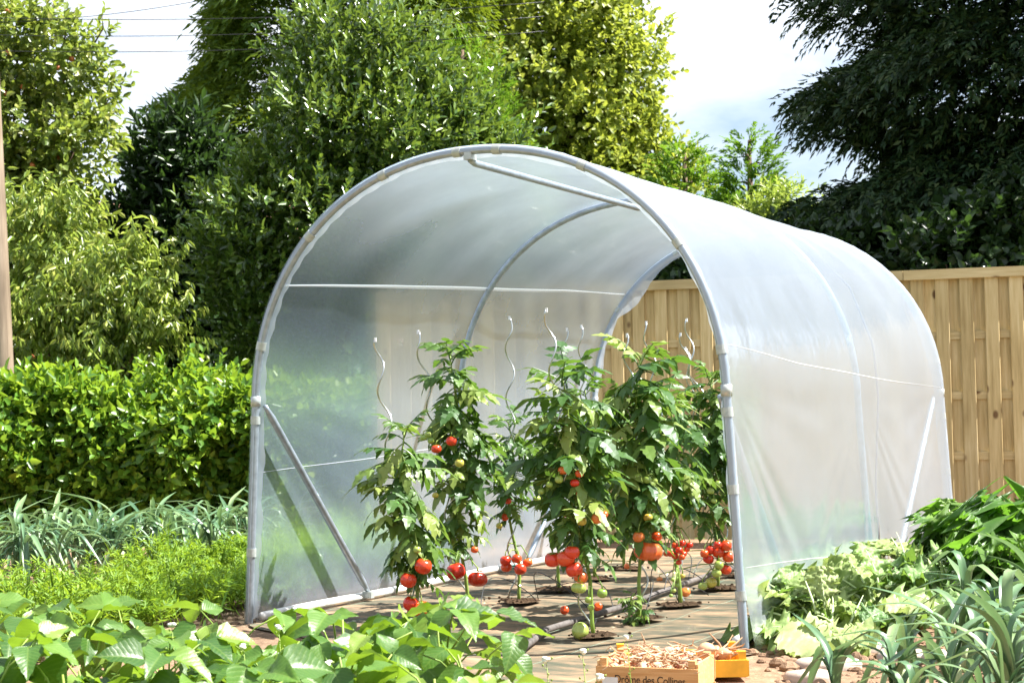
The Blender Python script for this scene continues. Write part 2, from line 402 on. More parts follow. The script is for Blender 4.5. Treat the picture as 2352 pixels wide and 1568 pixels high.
# cover
pf = profile(44, 70, -.03); dpf = np.gradient(pf, axis=0); nf = np.stack([-dpf[:, 1], dpf[:, 0]], 1); nf = nf/np.linalg.norm(nf, axis=1)[:, None]
ss = np.linspace(-.012, L3+.012, 170)
SS, TT = np.meshgrid(ss, np.arange(len(pf)), indexing='ij')
px_, pz_ = pf[:, 0][TT], pf[:, 1][TT]
bay = np.where(SS < L2, SS/L2, (SS-L2)/(L3-L2)); bay = np.clip(bay, 0, 1)
sag = np.sin(PI*bay)**1.2
roof = smooth(1.0, 1.8, pz_)
d = RT_+.003 - sag*(.007+.006*roof)
d += .010*np.sin(PI*bay)*vnoise(np.stack([SS*1.2, pz_*2, np.sign(px_)*1.0], -1), 5, 7, 2.2)
# slack folds that fan out of the shoulders of the end hoops, and soft diagonal folds in the roof
for s0, sg in ((0, 1), (L3, -1), (L2, -1), (L2, 1)):
    u = (SS-s0)*sg; v = 1.02-pz_; th = np.arctan2(v, u+.06); rr = np.hypot(u+.06, v)
    msk = (u > 0)*smooth(.05, .3, rr)*(1-smooth(.9, 1.5, rr))*smooth(-.02, .2, v)*smooth(0, .25, pz_+.1)
    d += .0022*msk*np.sin(th*26+2*np.sin(th*7+s0)+np.sign(px_)*.7)*(.6+.4*np.sin(th*11))
d += .005*roof*sag*np.sin(SS*5.5+np.sign(px_)*pz_*9+1.0)*.8 + .003*roof*sag*np.sin(SS*13-px_*8)
flare = .05*smooth(.30, -.03, pz_)*(px_ > 0)*(.6+.4*np.sin(SS*5)) + .012*smooth(.3, 0., pz_)*np.sin(SS*17)*(px_ > 0)
nx_, nz_ = -nf[:, 0][TT], -nf[:, 1][TT]
sgn = np.where(px_*nx_+(pz_-.6)*nz_ < 0, -1.0, 1.0); nx_, nz_ = nx_*sgn, nz_*sgn
fx, fz = px_+nx_*d+flare, pz_+nz_*d
Pf = ORI + AX*SS[..., None] + NX*fx[..., None] + np.array([0, 0, 1.0])*fz[..., None]
cover = part('cover', Pf.reshape(-1, 3), gridF(*SS.shape), MAT['film'], tun, True)
tag(cover, 'hazy clear plastic film stretched over the hoops', None)

def film_at(s, side, z):
    i = np.argmin(np.abs(ss-s)); rows = np.where((px_[i]*side > 0))[0]
    j = rows[np.argsort(np.abs(fz[i][rows]-z))[:2]]; z1, z2 = fz[i][j[0]], fz[i][j[1]]
    t = 0 if abs(z2-z1) < 1e-6 else (z-z1)/(z2-z1)
    return fx[i][j[0]]*(1-t)+fx[i][j[1]]*t
# folded creases that run the length of the film
for side, zs_, wid, h_ in ((-1, (1.47, 1.52, 1.56, 1.60, 1.63), .0075, .007), (-1, (.655, .69, .73, .75, .76), .0018, .002), (1, (1.145, 1.09, 1.05, 1.02, 1.0), .0014, .002), (1, (.31, .27, .21, .15, .10), .0014, .0015)):
    V, F = [], []; sv = np.linspace(.02, L3-.02, 70)
    for k, s in enumerate(sv):
        z = np.interp(s, np.linspace(0, L3, 5), zs_)+.0015*math.sin(s*5); wd = wid*(.30+.70*math.sin(PI*min(1, s/L3*1.15))**.7) if s < L3*.86 else wid*.35
        for dz, of in ((-wd, .001), (0, h_), (wd, .001)):
            x = film_at(s, side, z+dz); V.append(TP(s, x+side*of*(1 if side > 0 else -1), z+dz))
    F = [(k*3+j, k*3+3+j, k*3+4+j, k*3+1+j) for k in range(len(sv)-1) for j in range(2)]
    o_ = part('crease', V, F, MAT['crease'], cover, True)
# film wrapped round the end hoops, with a ragged flap inside
rs = np.random.RandomState(2)
for i, (s, wmax) in enumerate(((0, .018), (L3, .085))):
    P = profile(26, 60, .02); V, F = [], []
    wv_ = np.abs(vnoise(np.linspace(0, 30, len(P))[:, None], 8+i, 7, 1.2))*2*wmax*.6+.008
    if i: wv_ *= .4+1.2*np.exp(-((np.arange(len(P))-46)/14.0)**2)
    for k, (x, z) in enumerate(P):
        c0 = np.array([x, z]); q = nf[min(len(nf)-1, int(k*len(nf)/len(P)))]; q = -q*np.sign((x*-q[0]+(z-.6)*-q[1]) or 1)
        q = c0*np.array([1, 1])-np.array([0, .6]); q = q/np.linalg.norm(q)
        bmp_ = .0016*abs(math.sin(k*1.3)+.6*math.sin(k*3.1))
        for a, rr in ((1.9, RT_+.0022), (.9, RT_+.0025), (0, RT_+.0025+bmp_), (-.9, RT_+.0025), (-1.9, RT_+.0022)):
            if i: a = -a
            p2 = c0+q*rr*math.cos(a); V.append(TP(s-rr*math.sin(a), *p2))
        fl = c0-q*(RT_+wv_[k]); V.append(TP(s+(.02+wv_[k]*.4)*(1 if i == 0 else -1)+.006*math.sin(k*1.7), *fl))
    nc = 6
    F = [(k*nc+j, k*nc+nc+j, k*nc+nc+1+j, k*nc+1+j) for k in range(len(P)-1) for j in range(nc-1)]
    part('wrapped_edge', V, F, MAT['fold'], hoops[0 if i == 0 else 2], True)
# clips on the hoops
def hoop_pt(u):
    L = np.concatenate([[0], np.cumsum(np.hypot(*np.diff(prof, axis=0).T))]); x = np.interp(u*L[-1], L, prof[:, 0]); z = np.interp(u*L[-1], L, prof[:, 1]); return x, z
for hi, us in ((0, (.06, .17, .232, .335, .42, .49, .525, .60, .70, .785, .83, .885, .96)), (2, (.1, .2, .3, .4, .6, .7, .78, .84, .9, .96))):
    for u in us:
        a, b = hoop_pt(u-.0034), hoop_pt(u+.0034)
        V, F = tube([TP(HS[hi], *a), TP(HS[hi], *b)], RT_+.0048, 18); part('clip', V, F, MAT['clip'], hoops[hi])
# base rails, ridge bars, braces
for sgn_ in (-1, 1):
    x = sgn_*(W0-.045)
    V, F = tube([TP(s, x, .035+.003*math.sin(s*4)) for s in np.linspace(.03, L3-.02, 30)], .019, 10); part('base_rail', V, F, MAT['rail_white'], tun, True)
for s0, s1 in ((0, L2), (L2, L3)):
    V, F = tube([TP(s0+.015, 0, HT-.035), TP(s0+.05, 0, HT-.045), TP(s1-.05, 0, HT-.05), TP(s1-.015, 0, HT-.04)], .0145, 10)
    rb = part('ridge_bar', V, F, MAT['galv'], tun, True)
    for s in (s0, s1-.02):
        V, F = box(TP(s+.01, 0, HT-.022), (.035, .06, .03), (NX, AX, (0, 0, 1)), .006); part('clamp', V, F, MAT['clip'], rb)
for sgn_ in (-1, 1):
    for s0, s1 in ((0.02, .84), (L3-.02, 2.52)):
        a = TP(s0, sgn_*(half(.95)-.035), .95); b = TP(s1, sgn_*(W0-.075), .055)
        dv = (b-a)/np.linalg.norm(b-a)
        V, F = tube([a, a+dv*.03, a+dv*.07, b-dv*.07, b-dv*.03, b], [.010, .012, .0165, .0165, .012, .010], 10)
        br = part('brace', V, F, MAT['galv'], tun, True)
        V, F = tube([TP(s0-(.02 if s0 < 1 else -.02), sgn_*half(.97), .97+q) for q in (-.022, .022)], RT_+.0055, 14); part('collar', V, F, MAT['clip'], br, True)
        V, F = box(b-np.array([0, 0, .012]), (.05, .045, .03), (NX, AX, (0, 0, 1)), .008); part('foot_clamp', V, F, MAT['clip'], br)

pts = []  # thin grey tube added along a dark line of unclear origin, right wall
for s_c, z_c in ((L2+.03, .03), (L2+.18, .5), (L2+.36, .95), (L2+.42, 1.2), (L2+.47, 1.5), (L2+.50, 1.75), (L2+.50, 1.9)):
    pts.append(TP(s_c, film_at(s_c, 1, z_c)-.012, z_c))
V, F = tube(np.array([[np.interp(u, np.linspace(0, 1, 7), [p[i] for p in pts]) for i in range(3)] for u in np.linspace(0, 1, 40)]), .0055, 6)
tag(link('grey_streak', mesh('grey_streak', V, F, True), MAT['pipe']), 'thin grey streak running up inside the film between middle and rear hoops', 'cord')

# ------------------------------------------------------------------ fence: boards on alternate sides of the rails, capped
FA, FB = np.array([3.14, 10.30, 0]), np.array([-.95, 11.45, 0])
FD = unit(FA-FB); FN = np.array([FD[1], -FD[0], 0])            # FN points to the garden
fence = thing('fence', 'tall tan wooden fence of vertical boards with a cap rail behind the tunnel', 'fence', FB)
FL = 7.6
def fp(u, dn, z): return FB+FD*u+FN*dn+np.array([0, 0, z])
axs = (FD, FN, np.array([0, 0, 1.0]))
V, F = box((0, 0, 0), (.085, .018, 1.70), (np.array([1., 0, 0]), np.array([0, 1., 0]), np.array([0, 0, 1.])), .004); bmesh_ = mesh('board', V, F); bmesh_.materials.append(MAT['fence'])
V, F = box((0, 0, 0), (.090, .018, 1.69), (np.array([1., 0, 0]), np.array([0, 1., 0]), np.array([0, 0, 1.])), .004); bmesh2 = mesh('board', V, F); bmesh2.materials.append(MAT['fence'])
rotz = math.atan2(FD[1], FD[0])
u = .05; k = 0; rs = random.Random(4)
while u < FL:
    for dn, du, me in ((.025, 0, bmesh_), (-.009, .077, bmesh2)):
        M = Matrix.Translation(Vector((FD*(u+du)+FN*dn+np.array([0, 0, .03+.85+rs.uniform(-.004, .004)])))) @ Matrix.Rotation(rotz+rs.uniform(-.012, .012), 4, 'Z') @ Matrix.Rotation(rs.uniform(-.003, .003), 4, 'Y')
        link('board', me, None, fence, M=M)
    u += .154
rt = math.atan2(FD[1], FD[0])
def fbar(name, z, dn, sz, seg, mt):
    a = 0
    while a < FL:
        b = min(FL, a+seg); V, F = box((0, 0, 0), (b-a-.004, sz[0], sz[1]))
        link(name, mesh(name, V, F), mt, fence, M=Matrix.Translation(Vector(FD*((a+b)/2)+FN*dn+np.array([0, 0, z]))) @ Matrix.Rotation(rt, 4, 'Z')); a = b
for z in (.18, .57, .96, 1.35): fbar('rail', z, .008, (.013, .05), 1.83, MAT['rail'])
fbar('cap_rail', 1.748, .012, (.095, .064), 1.83, MAT['rail'])
for u in np.arange(0, FL, 1.83):
    V, F = box((0, 0, .86), (.07, .07, 1.74)); link('post', mesh('post', V, F), MAT['fence'], fence, M=Matrix.Translation(Vector(FD*u+FN*-.06)) @ Matrix.Rotation(rt, 4, 'Z'))

# ------------------------------------------------------------------ foliage builders
def rand_dirs(r_, n): return unit(r_.normal(0, 1, (n, 3)))
def leaves(B, D, Nn, L, W, r_, shape='hex', fold=.18, curl=.12):
    """one small folded blade per row: base B, direction D, normal Nn, length L, width W"""
    D = unit(D); S = unit(np.cross(D, Nn)); Nn = np.cross(S, D); L = L[:, None]; W = W[:, None]
    if shape == 'quad':
        V = np.stack([B, B+D*L*.45+S*W*.5+Nn*W*fold, B+D*L-Nn*L*curl, B+D*L*.45-S*W*.5+Nn*W*fold], 1)
        T = np.array([[0, 1, 2], [0, 2, 3]]); k = 4
    else:
        V = np.stack([B, B+D*L*.28+S*W*.42+Nn*W*fold, B+D*L*.66+S*W*.40+Nn*(W*fold-L*curl*.3), B+D*L-Nn*L*curl, B+D*L*.66-S*W*.40+Nn*(W*fold-L*curl*.3), B+D*L*.28-S*W*.42+Nn*W*fold], 1)
        T = np.array([[0, 1, 2], [0, 2, 3], [0, 3, 4], [0, 4, 5]]); k = 6
    n = len(B); F = (np.arange(n)[:, None, None]*k+T[None]).reshape(-1, 3)
    return V.reshape(-1, 3), F
def catVF(L):
    Vs, Fs, o = [], [], 0
    for V, F in L: Vs.append(V); Fs.append(F+o); o += len(V)
    return np.concatenate(Vs), np.concatenate(Fs)
def lumps(D, seed, amp): return 1+amp*vnoise(D, seed, 9, 3.2)*2.2
def on_lobes(r_, lobes, n, depth=.22, amp=.2, up=.0):
    """twig seats near the surface of several rounded lobes (centre, radii)"""
    ws = np.array([l[3]*l[5]+l[4]*l[5] for l in lobes]); ws = ws/ws.sum(); P, D = [], []
    for i, l in enumerate(lobes):
        k = int(n*ws[i])+1; d = rand_dirs(r_, k); d[:, 1] -= .15; d[:, 2] += up; d = unit(d)
        q = (1-np.abs(r_.normal(0, depth, k)))*lumps(d, i*7+3, amp); q = np.clip(q, .15, 1.5)
        P.append(np.array(l[:3])+d*q[:, None]*np.array(l[3:6])); D.append(unit(d/np.array(l[3:6])))
    return np.concatenate(P), np.concatenate(D)
def twigs(r_, P, A, k, tl, L, W, ang=.9, droop=0.0, upn=.6, jit=.25, shape='hex', fold=.18, curl=.12):
    """k leaves spiralling along a twig of length tl that starts at P and runs along A"""
    n = len(P); A = unit(A+r_.normal(0, jit, (n, 3)))
    e1 = unit(np.cross(A, rand_dirs(r_, n))); e2 = np.cross(A, e1); Bs, Ds, Ns = [], [], []
    ph = r_.uniform(0, 6.28, n); tls = tl*r_.uniform(.6, 1.3, n)
    for j in range(k):
        t = (j+.5)/k; az = ph+j*2.4+r_.normal(0, .2, n); rad = e1*np.cos(az)[:, None]+e2*np.sin(az)[:, None]
        a = ang*(1-.55*t)+r_.normal(0, .15, n); ca, sa = np.cos(a)[:, None], np.sin(a)[:, None]
        d = A*ca+rad*sa; d[:, 2] -= droop*r_.uniform(.4, 1.4, n); d = unit(d)
        nn = A*sa-rad*ca; nn = nn+np.array([0, 0, upn])+r_.normal(0, .25, (n, 3))
        Bs.append(P+A*(tls*t)[:, None]); Ds.append(d); Ns.append(nn)
    B, D, Nn = np.concatenate(Bs), np.concatenate(Ds), np.concatenate(Ns); m = len(B)
    return leaves(B, D, unit(Nn), L*r_.uniform(.65, 1.25, m), W*r_.uniform(.7, 1.2, m), r_, shape, fold, curl)
def sprays(r_, P, A, k, tl, L, W, droop=.9, ang=.55, flat=None):
    """flat feathery conifer spray: leaflets on both sides of a drooping axis"""
    n = len(P); A = unit(A); Bs, Ds, Ns = [], [], []; tls = tl*r_.uniform(.6, 1.35, n)[:, None]
    side = unit(np.cross(A, np.array([0, 0, 1.0])+r_.normal(0, .5, (n, 3))))
    for j in range(k):
        t = (j+.4)/k; ax = unit(A+np.array([0, 0, -1.0])*(droop*t*t+.05)); pos = P+A*tls*t+np.array([0, 0, -1.0])*tls*droop*t**2.2*.6
        sg = 1 if j % 2 else -1
        d = unit(ax*math.cos(ang)+side*sg*math.sin(ang)+r_.normal(0, .16, (n, 3)))
        Bs.append(pos); Ds.append(d); Ns.append(np.cross(side, ax)+r_.normal(0, .35, (n, 3)))
    Bs.append(pos); Ds.append(ax); Ns.append(np.cross(side, ax))
    B, D, Nn = np.concatenate(Bs), np.concatenate(Ds), np.concatenate(Ns); m = len(B)
    return leaves(B, D, unit(Nn), L*r_.uniform(.7, 1.3, m), W*r_.uniform(.7, 1.2, m), r_, 'quad', .12, .15)
def limbs(r_, base, tops, r0, lean=.3):
    """tapered trunk with a limb to each crown point"""
    base = np.array(base, float); out_ = []
    top = np.mean(np.array(tops), 0); fork = base+(top-base)*.45; fork[2] = base[2]+(top[2]-base[2])*.38
    P = [base, base+(fork-base)*.3+r_.normal(0, .03, 3), base+(fork-base)*.7+r_.normal(0, .03, 3), fork]
    out_.append(tube(P, [r0*1.25, r0, r0*.9, r0*.8], 9))
    for t in tops:
        t = np.array(t, float); m1 = fork+(t-fork)*.4+np.array([0, 0, .15*np.linalg.norm(t-fork)*.5])+r_.normal(0, .06, 3)
        out_.append(tube([fork-np.array([0, 0, .1]), m1, fork+(t-fork)*.75+r_.normal(0, .05, 3), t], [r0*.6, r0*.4, r0*.24, r0*.08], 6))
    return join(*out_)
def lobe(x, y, Y, rx, ry, dep=None):
    c = sight(x, y, Y); k = Y/FOC; return (c[0], c[1], c[2], rx*k, (dep if dep else rx*k*.9), ry*k)
def tree(name, label, base, VF, m, tops, r0, r_, cat='tree', group=None):
    t = thing(name, label, cat, base, group)
    V, F = limbs(r_, base, tops, r0); part('trunk', V, F, MAT['bark'], t, True)
    part('crown', VF[0], VF[1], m, t); return t

MAT['apple_leaf'] = leafmat('apple leaf', [(.055, .095, .016), (.12, .175, .028), (.20, .26, .05), (.32, .32, .08)], .36, (.38, .48, .06), .38, .6)
MAT['peach_leaf'] = leafmat('peach leaf', [(.08, .14, .018), (.16, .24, .035), (.26, .34, .06), (.40, .42, .09)], .38, (.44, .56, .08), .36, .6)
MAT['laurel_leaf'] = leafmat('laurel leaf', [(.028, .070, .012), (.055, .12, .018), (.10, .185, .028), (.22, .31, .05)], .26, (.26, .36, .04), .30, .9)
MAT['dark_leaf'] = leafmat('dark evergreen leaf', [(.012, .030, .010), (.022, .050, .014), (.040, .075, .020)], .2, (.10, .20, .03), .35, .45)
MAT['cypress'] = leafmat('cypress spray', [(.035, .078, .008), (.075, .14, .014), (.15, .22, .025)], .28, (.30, .38, .02), .55, .3)
MAT['thuja'] = leafmat('bright thuja spray', [(.05, .12, .012), (.09, .19, .018), (.14, .25, .025)], .32, (.26, .46, .03), .55, .25)
MAT['lime_leaf'] = leafmat('yellowish broad leaf', [(.085, .135, .02), (.16, .22, .032), (.25, .31, .05), (.38, .40, .08)], .38, (.52, .58, .06), .45, .35)
MAT['spruce'] = leafmat('spruce spray', [(.008, .026, .009), (.016, .042, .012), (.032, .064, .016), (.055, .075, .02)], .12, (.08, .14, .03), .5, .3)
MAT['hedge_leaf'] = leafmat('hedge leaf', [(.045, .12, .014), (.08, .185, .020), (.14, .27, .028), (.30, .40, .04)], .38, (.34, .50, .03), .36, .45)
MAT['apple'] = plain('ripening apple', (.42, .12, .04), .35, .5, var=.5, scale=12, per_object=.3)

# apple tree
r_ = np.random.RandomState(11); Y = 16.5
A = [lobe(40, 120, Y, 120, 110), lobe(150, 160, Y, 85, 100), lobe(205, 235, Y+.2, 50, 60), lobe(60, 300, Y, 150, 110), lobe(170, 350, Y-.2, 70, 80), lobe(40, 450, Y, 150, 110), lobe(130, 500, Y, 90, 90), lobe(60, 620, Y-.3, 150, 110), lobe(150, 660, Y-.2, 100, 120), lobe(70, 780, Y-.3, 150, 110), lobe(-120, 300, Y, 150, 300), lobe(-120, 600, Y, 150, 200)]
P, D = on_lobes(r_, A, 3300, .3, .5, .1)
VF = twigs(r_, P, D+np.array([.1, 0, .3]), 7, .24, .10, .058, 1.0, .15, .5, .4)
bx = sight(-20, 900, Y); bx[2] = 0
apple = tree('apple_tree', 'tall olive green apple tree with small reddish apples beyond the hedge', bx, VF, MAT['apple_leaf'], [l[:3] for l in A], .13, r_)
# stray top shoots
sh = []
for q in ((235, 60, 30), (180, 40, 60), (262, 200, 240), (265, 262, 225), (130, 10, 60)):
    a = sight(q[0]-35, q[1]+70, Y); b = sight(q[0], q[1]-25, Y); sh.append(tube([a, (a+b)/2+r_.normal(0, .03, 3), b], [.012, .008, .003], 5))
V, F = join(*sh); part('shoot', V, F, MAT['bark'], apple, True)
am = mesh('apple', *lathe([(.005, .024), (.017, .029), (.027, .018), (.030, 0), (.024, -.018), (.011, -.026), (.003, -.024)], 9), True); am.materials.append(MAT['apple'])
ids = r_.permutation(len(P))[:400]; cnt = 0
for i in ids:
    if D[i][1] < .1 and cnt < 34: link('apple', am, None, apple, loc=P[i]+D[i]*.1+np.array([0, -.05, -.05])-bx); cnt += 1

# peach tree with long drooping leaves
Y = 14.4; r_ = np.random.RandomState(12)
A = [lobe(300, 610, Y, 55, 50), lobe(270, 700, Y, 110, 80), lobe(340, 760, Y-.2, 80, 60), lobe(180, 740, Y, 110, 90), lobe(120, 640, Y+.3, 90, 80), lobe(90, 780, Y, 90, 90), lobe(160, 520, Y+.4, 60, 60), lobe(60, 520, Y+.4, 80, 60), lobe(230, 800, Y-.1, 120, 60)]
P, D = on_lobes(r_, A, 950, .35, .55, .35)
VF = twigs(r_, P, D*.8+np.array([0, 0, .5]), 11, .32, .10, .034, 1.05, 1.5, .3, .35, curl=.3)
bx = sight(190, 900, Y); bx[2] = 0
tree('peach_tree', 'small peach tree with long drooping yellow green leaves just behind the hedge', bx, VF, MAT['peach_leaf'], [l[:3] for l in A], .06, r_)

# dark shrub in the shade
Y = 17.6; r_ = np.random.RandomState(13)
A = [lobe(430, 330, Y, 60, 55), lobe(365, 385, Y, 55, 65), lobe(445, 430, Y, 100, 100), lobe(345, 520, Y, 85, 90), lobe(450, 560, Y, 140, 140), lobe(340, 680, Y, 130, 130), lobe(480, 750, Y, 140, 120), lobe(400, 860, Y, 200, 100), lobe(260, 620, Y+.5, 80, 120)]
P, D = on_lobes(r_, A, 2600, .25, .25, .1)
VF = twigs(r_, P, D+np.array([-.1, 0, .35]), 7, .25, .15, .055, .9, .05, .6, .3)
bx = sight(420, 900, Y); bx[2] = 0
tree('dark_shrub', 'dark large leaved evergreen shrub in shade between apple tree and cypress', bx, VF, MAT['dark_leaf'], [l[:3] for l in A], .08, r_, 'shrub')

# conifers
def conifer(name, label, x, Y, H, rad, n, k, tl, L, W, m, seed, droop, zmin=.2, out_=.55, group=None, az=(.6, 1.4), trunk=.16, inner=.16):
    r_ = np.random.RandomState(seed); base = np.array([sight(x, 900, Y)[0], Y, 0.0])
    z = zmin+(H-zmin)*(1-np.sqrt(r_.uniform(0, 1, n))) if rad(.5*H) < rad(0) else r_.uniform(zmin, H, n)
    th = r_.uniform(PI-.35, 2*PI+.35, n) if True else 0
    rr = np.array([rad(q) for q in z]); lum = 1+.20*vnoise(np.stack([np.cos(th)*2.2, np.sin(th)*2.2, z*1.7], -1), seed, 9, 1.7)*2
    q = rr*lum*(1-np.abs(r_.normal(0, inner, n)))
    P = base+np.stack([q*np.cos(th), q*np.sin(th), z], -1)
    A = np.stack([np.cos(th), np.sin(th), np.full(n, out_)], -1)+r_.normal(0, .25, (n, 3))
    VF = sprays(r_, P, A, k, tl, L, W, droop)
    t = thing(name, label, 'conifer', base, group)
    br = [tube([base, base+np.array([0, 0, H*.5]), base+np.array([0, 0, H*.97])], [trunk, trunk*.6, .02], 8)]
    for i in range(0, n, max(1, n//90)):
        c_ = base+np.array([0, 0, max(.1, P[i][2]-.3*q[i])]); br.append(tube([c_, (c_+P[i])/2+np.array([0, 0, .03]), P[i]], [.028, .018, .006], 5))
    V, F = join(*br); part('trunk', V, F, MAT['bark'], t, True); part('crown', VF[0], VF[1], m, t); return t
conifer('cypress_tree', 'tall dense dark green cypress with drooping sprays behind the laurel', 790, 21, 10.6, lambda z: 2.35*max(0.02, 1-(z/10.8)**1.9), 11500, 12, .50, .13, .036, MAT['cypress'], 21, 1.2, 1.0)
conifer('thuja_bush', 'bright green feathery conifer rising between laurel and broad leaved tree', 1075, 18.3, 5.25, lambda z: .98*max(.02, 1-(z/5.3)**2.4)+.1, 2600, 10, .26, .075, .022, MAT['thuja'], 22, .1, 1.6, .9)
conifer('young_cypress', 'small bushy cypress showing above the tunnel roof, left of its taller neighbour', 1585, 23, 4.75, lambda z: 1.15*max(.02, 1-(z/4.8)**2.2)+.05, 1900, 10, .28, .09, .032, MAT['thuja'], 23, .35, 1.5, .9)
conifer('young_cypress', 'slim pointed young cypress beside the big spruce', 1735, 22, 4.75, lambda z: .95*max(.0, 1-(z/4.9)**1.2)+.05, 1700, 10, .28, .09, .032, MAT['thuja'], 24, .3, 1.2, .9)
conifer('spruce_tree', 'huge dark spruce with hanging branches filling the upper right corner', 2530, 14.6, 8.2, lambda z: 2.75*(1-max(0, (z-4.5)/3.9)**1.3)*(.86+.14*math.sin(z*5.5)) if z < 8.3 else .05, 27000, 13, .27, .085, .030, MAT['spruce'], 25, .9, 1.2, .0, inner=.30)

# laurel: glossy leaves on upright shoots
Y = 15.6; r_ = np.random.RandomState(14)
A = [lobe(770, 150, Y, 120, 110), lobe(880, 190, Y, 130, 120), lobe(1000, 270, Y, 120, 110), lobe(770, 320, Y-.4, 150, 140), lobe(900, 350, Y-.4, 190, 140), lobe(1110, 380, Y, 110, 90), lobe(1170, 450, Y, 90, 70), lobe(620, 470, Y-.3, 100, 130), lobe(560, 620, Y-.3, 120, 150), lobe(760, 520, Y-.3, 220, 170), lobe(980, 540, Y, 220, 150), lobe(640, 760, Y-.2, 150, 150), lobe(850, 750, Y, 220, 170)]
P, D = on_lobes(r_, A, 4600, .28, .6, .25)
VF = twigs(r_, P, D*.9+np.array([.15, -.1, .6]), 9, .27, .092, .045, .85, -.02, .5, .4)
bx = sight(800, 900, Y); bx[2] = 0
tree('laurel_bush', 'big rounded laurel bush with glossy glinting leaves above the tunnel', bx, VF, MAT['laurel_leaf'], [l[:3] for l in A], .10, r_, 'bush')

# broad-leaved tree
Y = 25.5; r_ = np.random.RandomState(15)
A = [lobe(1120, 20, Y+1, 150, 110), lobe(1270, 10, Y, 160, 110), lobe(1365, 60, Y, 85, 90), lobe(1200, -120, Y, 190, 120), lobe(1415, 160, Y, 90, 80), lobe(1290, 170, Y-.5, 160, 110), lobe(1405, 270, Y, 110, 90), lobe(1290, 310, Y-.4, 180, 100), lobe(1445, 360, Y, 90, 70), lobe(1350, 420, Y, 190, 90), lobe(1180, 200, Y, 120, 120), lobe(1500, 440, Y, 80, 60), lobe(1420, 540, Y, 170, 90)]
P, D = on_lobes(r_, A, 6000, .24, .6, .2)
VF = twigs(r_, P, D+np.array([.1, 0, .45]), 7, .32, .115, .085, 1.0, .1, .55, .35)
bx = sight(1320, 900, Y); bx[2] = 0
tree('broadleaf_tree', 'tall yellow green broad leaved tree against the white sky, upper middle', bx, VF, MAT['lime_leaf'], [l[:3] for l in A], .22, r_)

# shrubs behind the fence
def shrub(name, label, lobes, n, k, tl, L, W, m, seed, droop=.1, group=None):
    r_ = np.random.RandomState(seed); P, D = on_lobes(r_, lobes, n, .25, .28, .15)
    VF = twigs(r_, P, D+np.array([0, 0, .3]), k, tl, L, W, .95, droop, .5, .35)
    b = np.mean([l[:3] for l in lobes], 0); b[2] = 0
    return tree(name, label, b, VF, m, [l[:3] for l in lobes], .05, r_, 'shrub', group)
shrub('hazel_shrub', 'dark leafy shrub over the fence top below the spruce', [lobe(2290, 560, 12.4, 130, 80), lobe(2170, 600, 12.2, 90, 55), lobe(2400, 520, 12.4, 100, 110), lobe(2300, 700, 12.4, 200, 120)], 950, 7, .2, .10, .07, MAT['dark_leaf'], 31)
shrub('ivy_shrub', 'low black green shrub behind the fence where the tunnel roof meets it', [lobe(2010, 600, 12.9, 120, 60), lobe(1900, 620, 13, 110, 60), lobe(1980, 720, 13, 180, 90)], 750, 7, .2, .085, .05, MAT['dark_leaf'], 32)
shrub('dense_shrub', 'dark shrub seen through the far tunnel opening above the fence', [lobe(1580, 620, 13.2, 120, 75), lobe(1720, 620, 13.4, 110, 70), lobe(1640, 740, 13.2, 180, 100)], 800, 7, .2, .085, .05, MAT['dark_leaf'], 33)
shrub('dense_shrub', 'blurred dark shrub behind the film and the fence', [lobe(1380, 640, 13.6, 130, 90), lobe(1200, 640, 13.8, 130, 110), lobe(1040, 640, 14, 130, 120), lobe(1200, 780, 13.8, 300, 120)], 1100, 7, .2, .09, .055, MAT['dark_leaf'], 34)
shrub('golden_shrub', 'yellow green bush between young cypress and spruce', [lobe(1800, 500, 19.5, 60, 60), lobe(1850, 560, 19.5, 70, 60), lobe(1730, 540, 19.8, 90, 60)], 420, 8, .24, .10, .04, MAT['peach_leaf'], 35, .3)

# ------------------------------------------------------------------ hedge
Yh = 12.6; r_ = np.random.RandomState(16)
hx0, hx1 = sight(-160, 900, Yh)[0], sight(900, 900, Yh)[0]
hb = np.array([(hx0+hx1)/2, Yh, 0]); hedge = thing('hedge', 'clipped bright green leafy hedge at the back of the vegetable beds', 'hedge', hb)
n_ = 4300; x = r_.uniform(hx0, hx1, n_); face = r_.uniform(0, 1, n_)
topz = .96+.24*vnoise(x[:, None], 4, 8, 3)+.10*vnoise(x[:, None], 9, 8, 9)
dep = np.abs(r_.normal(0, .10, n_))
lump = .42*vnoise(np.stack([x*2.2, face*3], -1), 6, 9, 1.6)
isf = face < .66
z = np.where(isf, topz*(face/.66)**.9, topz-dep*.6)
y = np.where(isf, Yh-.45+dep+lump+.18*smooth(.75, 1.2, z), Yh-.4+r_.uniform(0, .9, n_))
P = np.stack([x, y, z], -1); D = np.where(isf[:, None], np.array([.1, -1, .35]), np.array([.1, -.2, 1.0]))+r_.normal(0, .3, (n_, 3))
VF1 = twigs(r_, P, D, 8, .22, .092, .058, 1.0, .1, .7, .55)
xs = np.concatenate([r_.uniform(hx0, hx1, 330), r_.normal(sight(450, 900, Yh)[0], .14, 40), r_.normal(sight(360, 900, Yh)[0], .10, 26)])
zt = .96+.24*vnoise(xs[:, None], 4, 8, 3); zt[330:] += .20
P2 = np.stack([xs, Yh-.35+r_.uniform(0, .7, len(xs)), zt-.05], -1)
VF2 = twigs(r_, P2, np.array([.05, -.1, 1.0])+r_.normal(0, .2, (len(xs), 3)), 12, .30, .078, .048, .9, 0, .6, .4)
V, F = catVF([VF1, VF2]); part('foliage', V, F, MAT['hedge_leaf'], hedge)
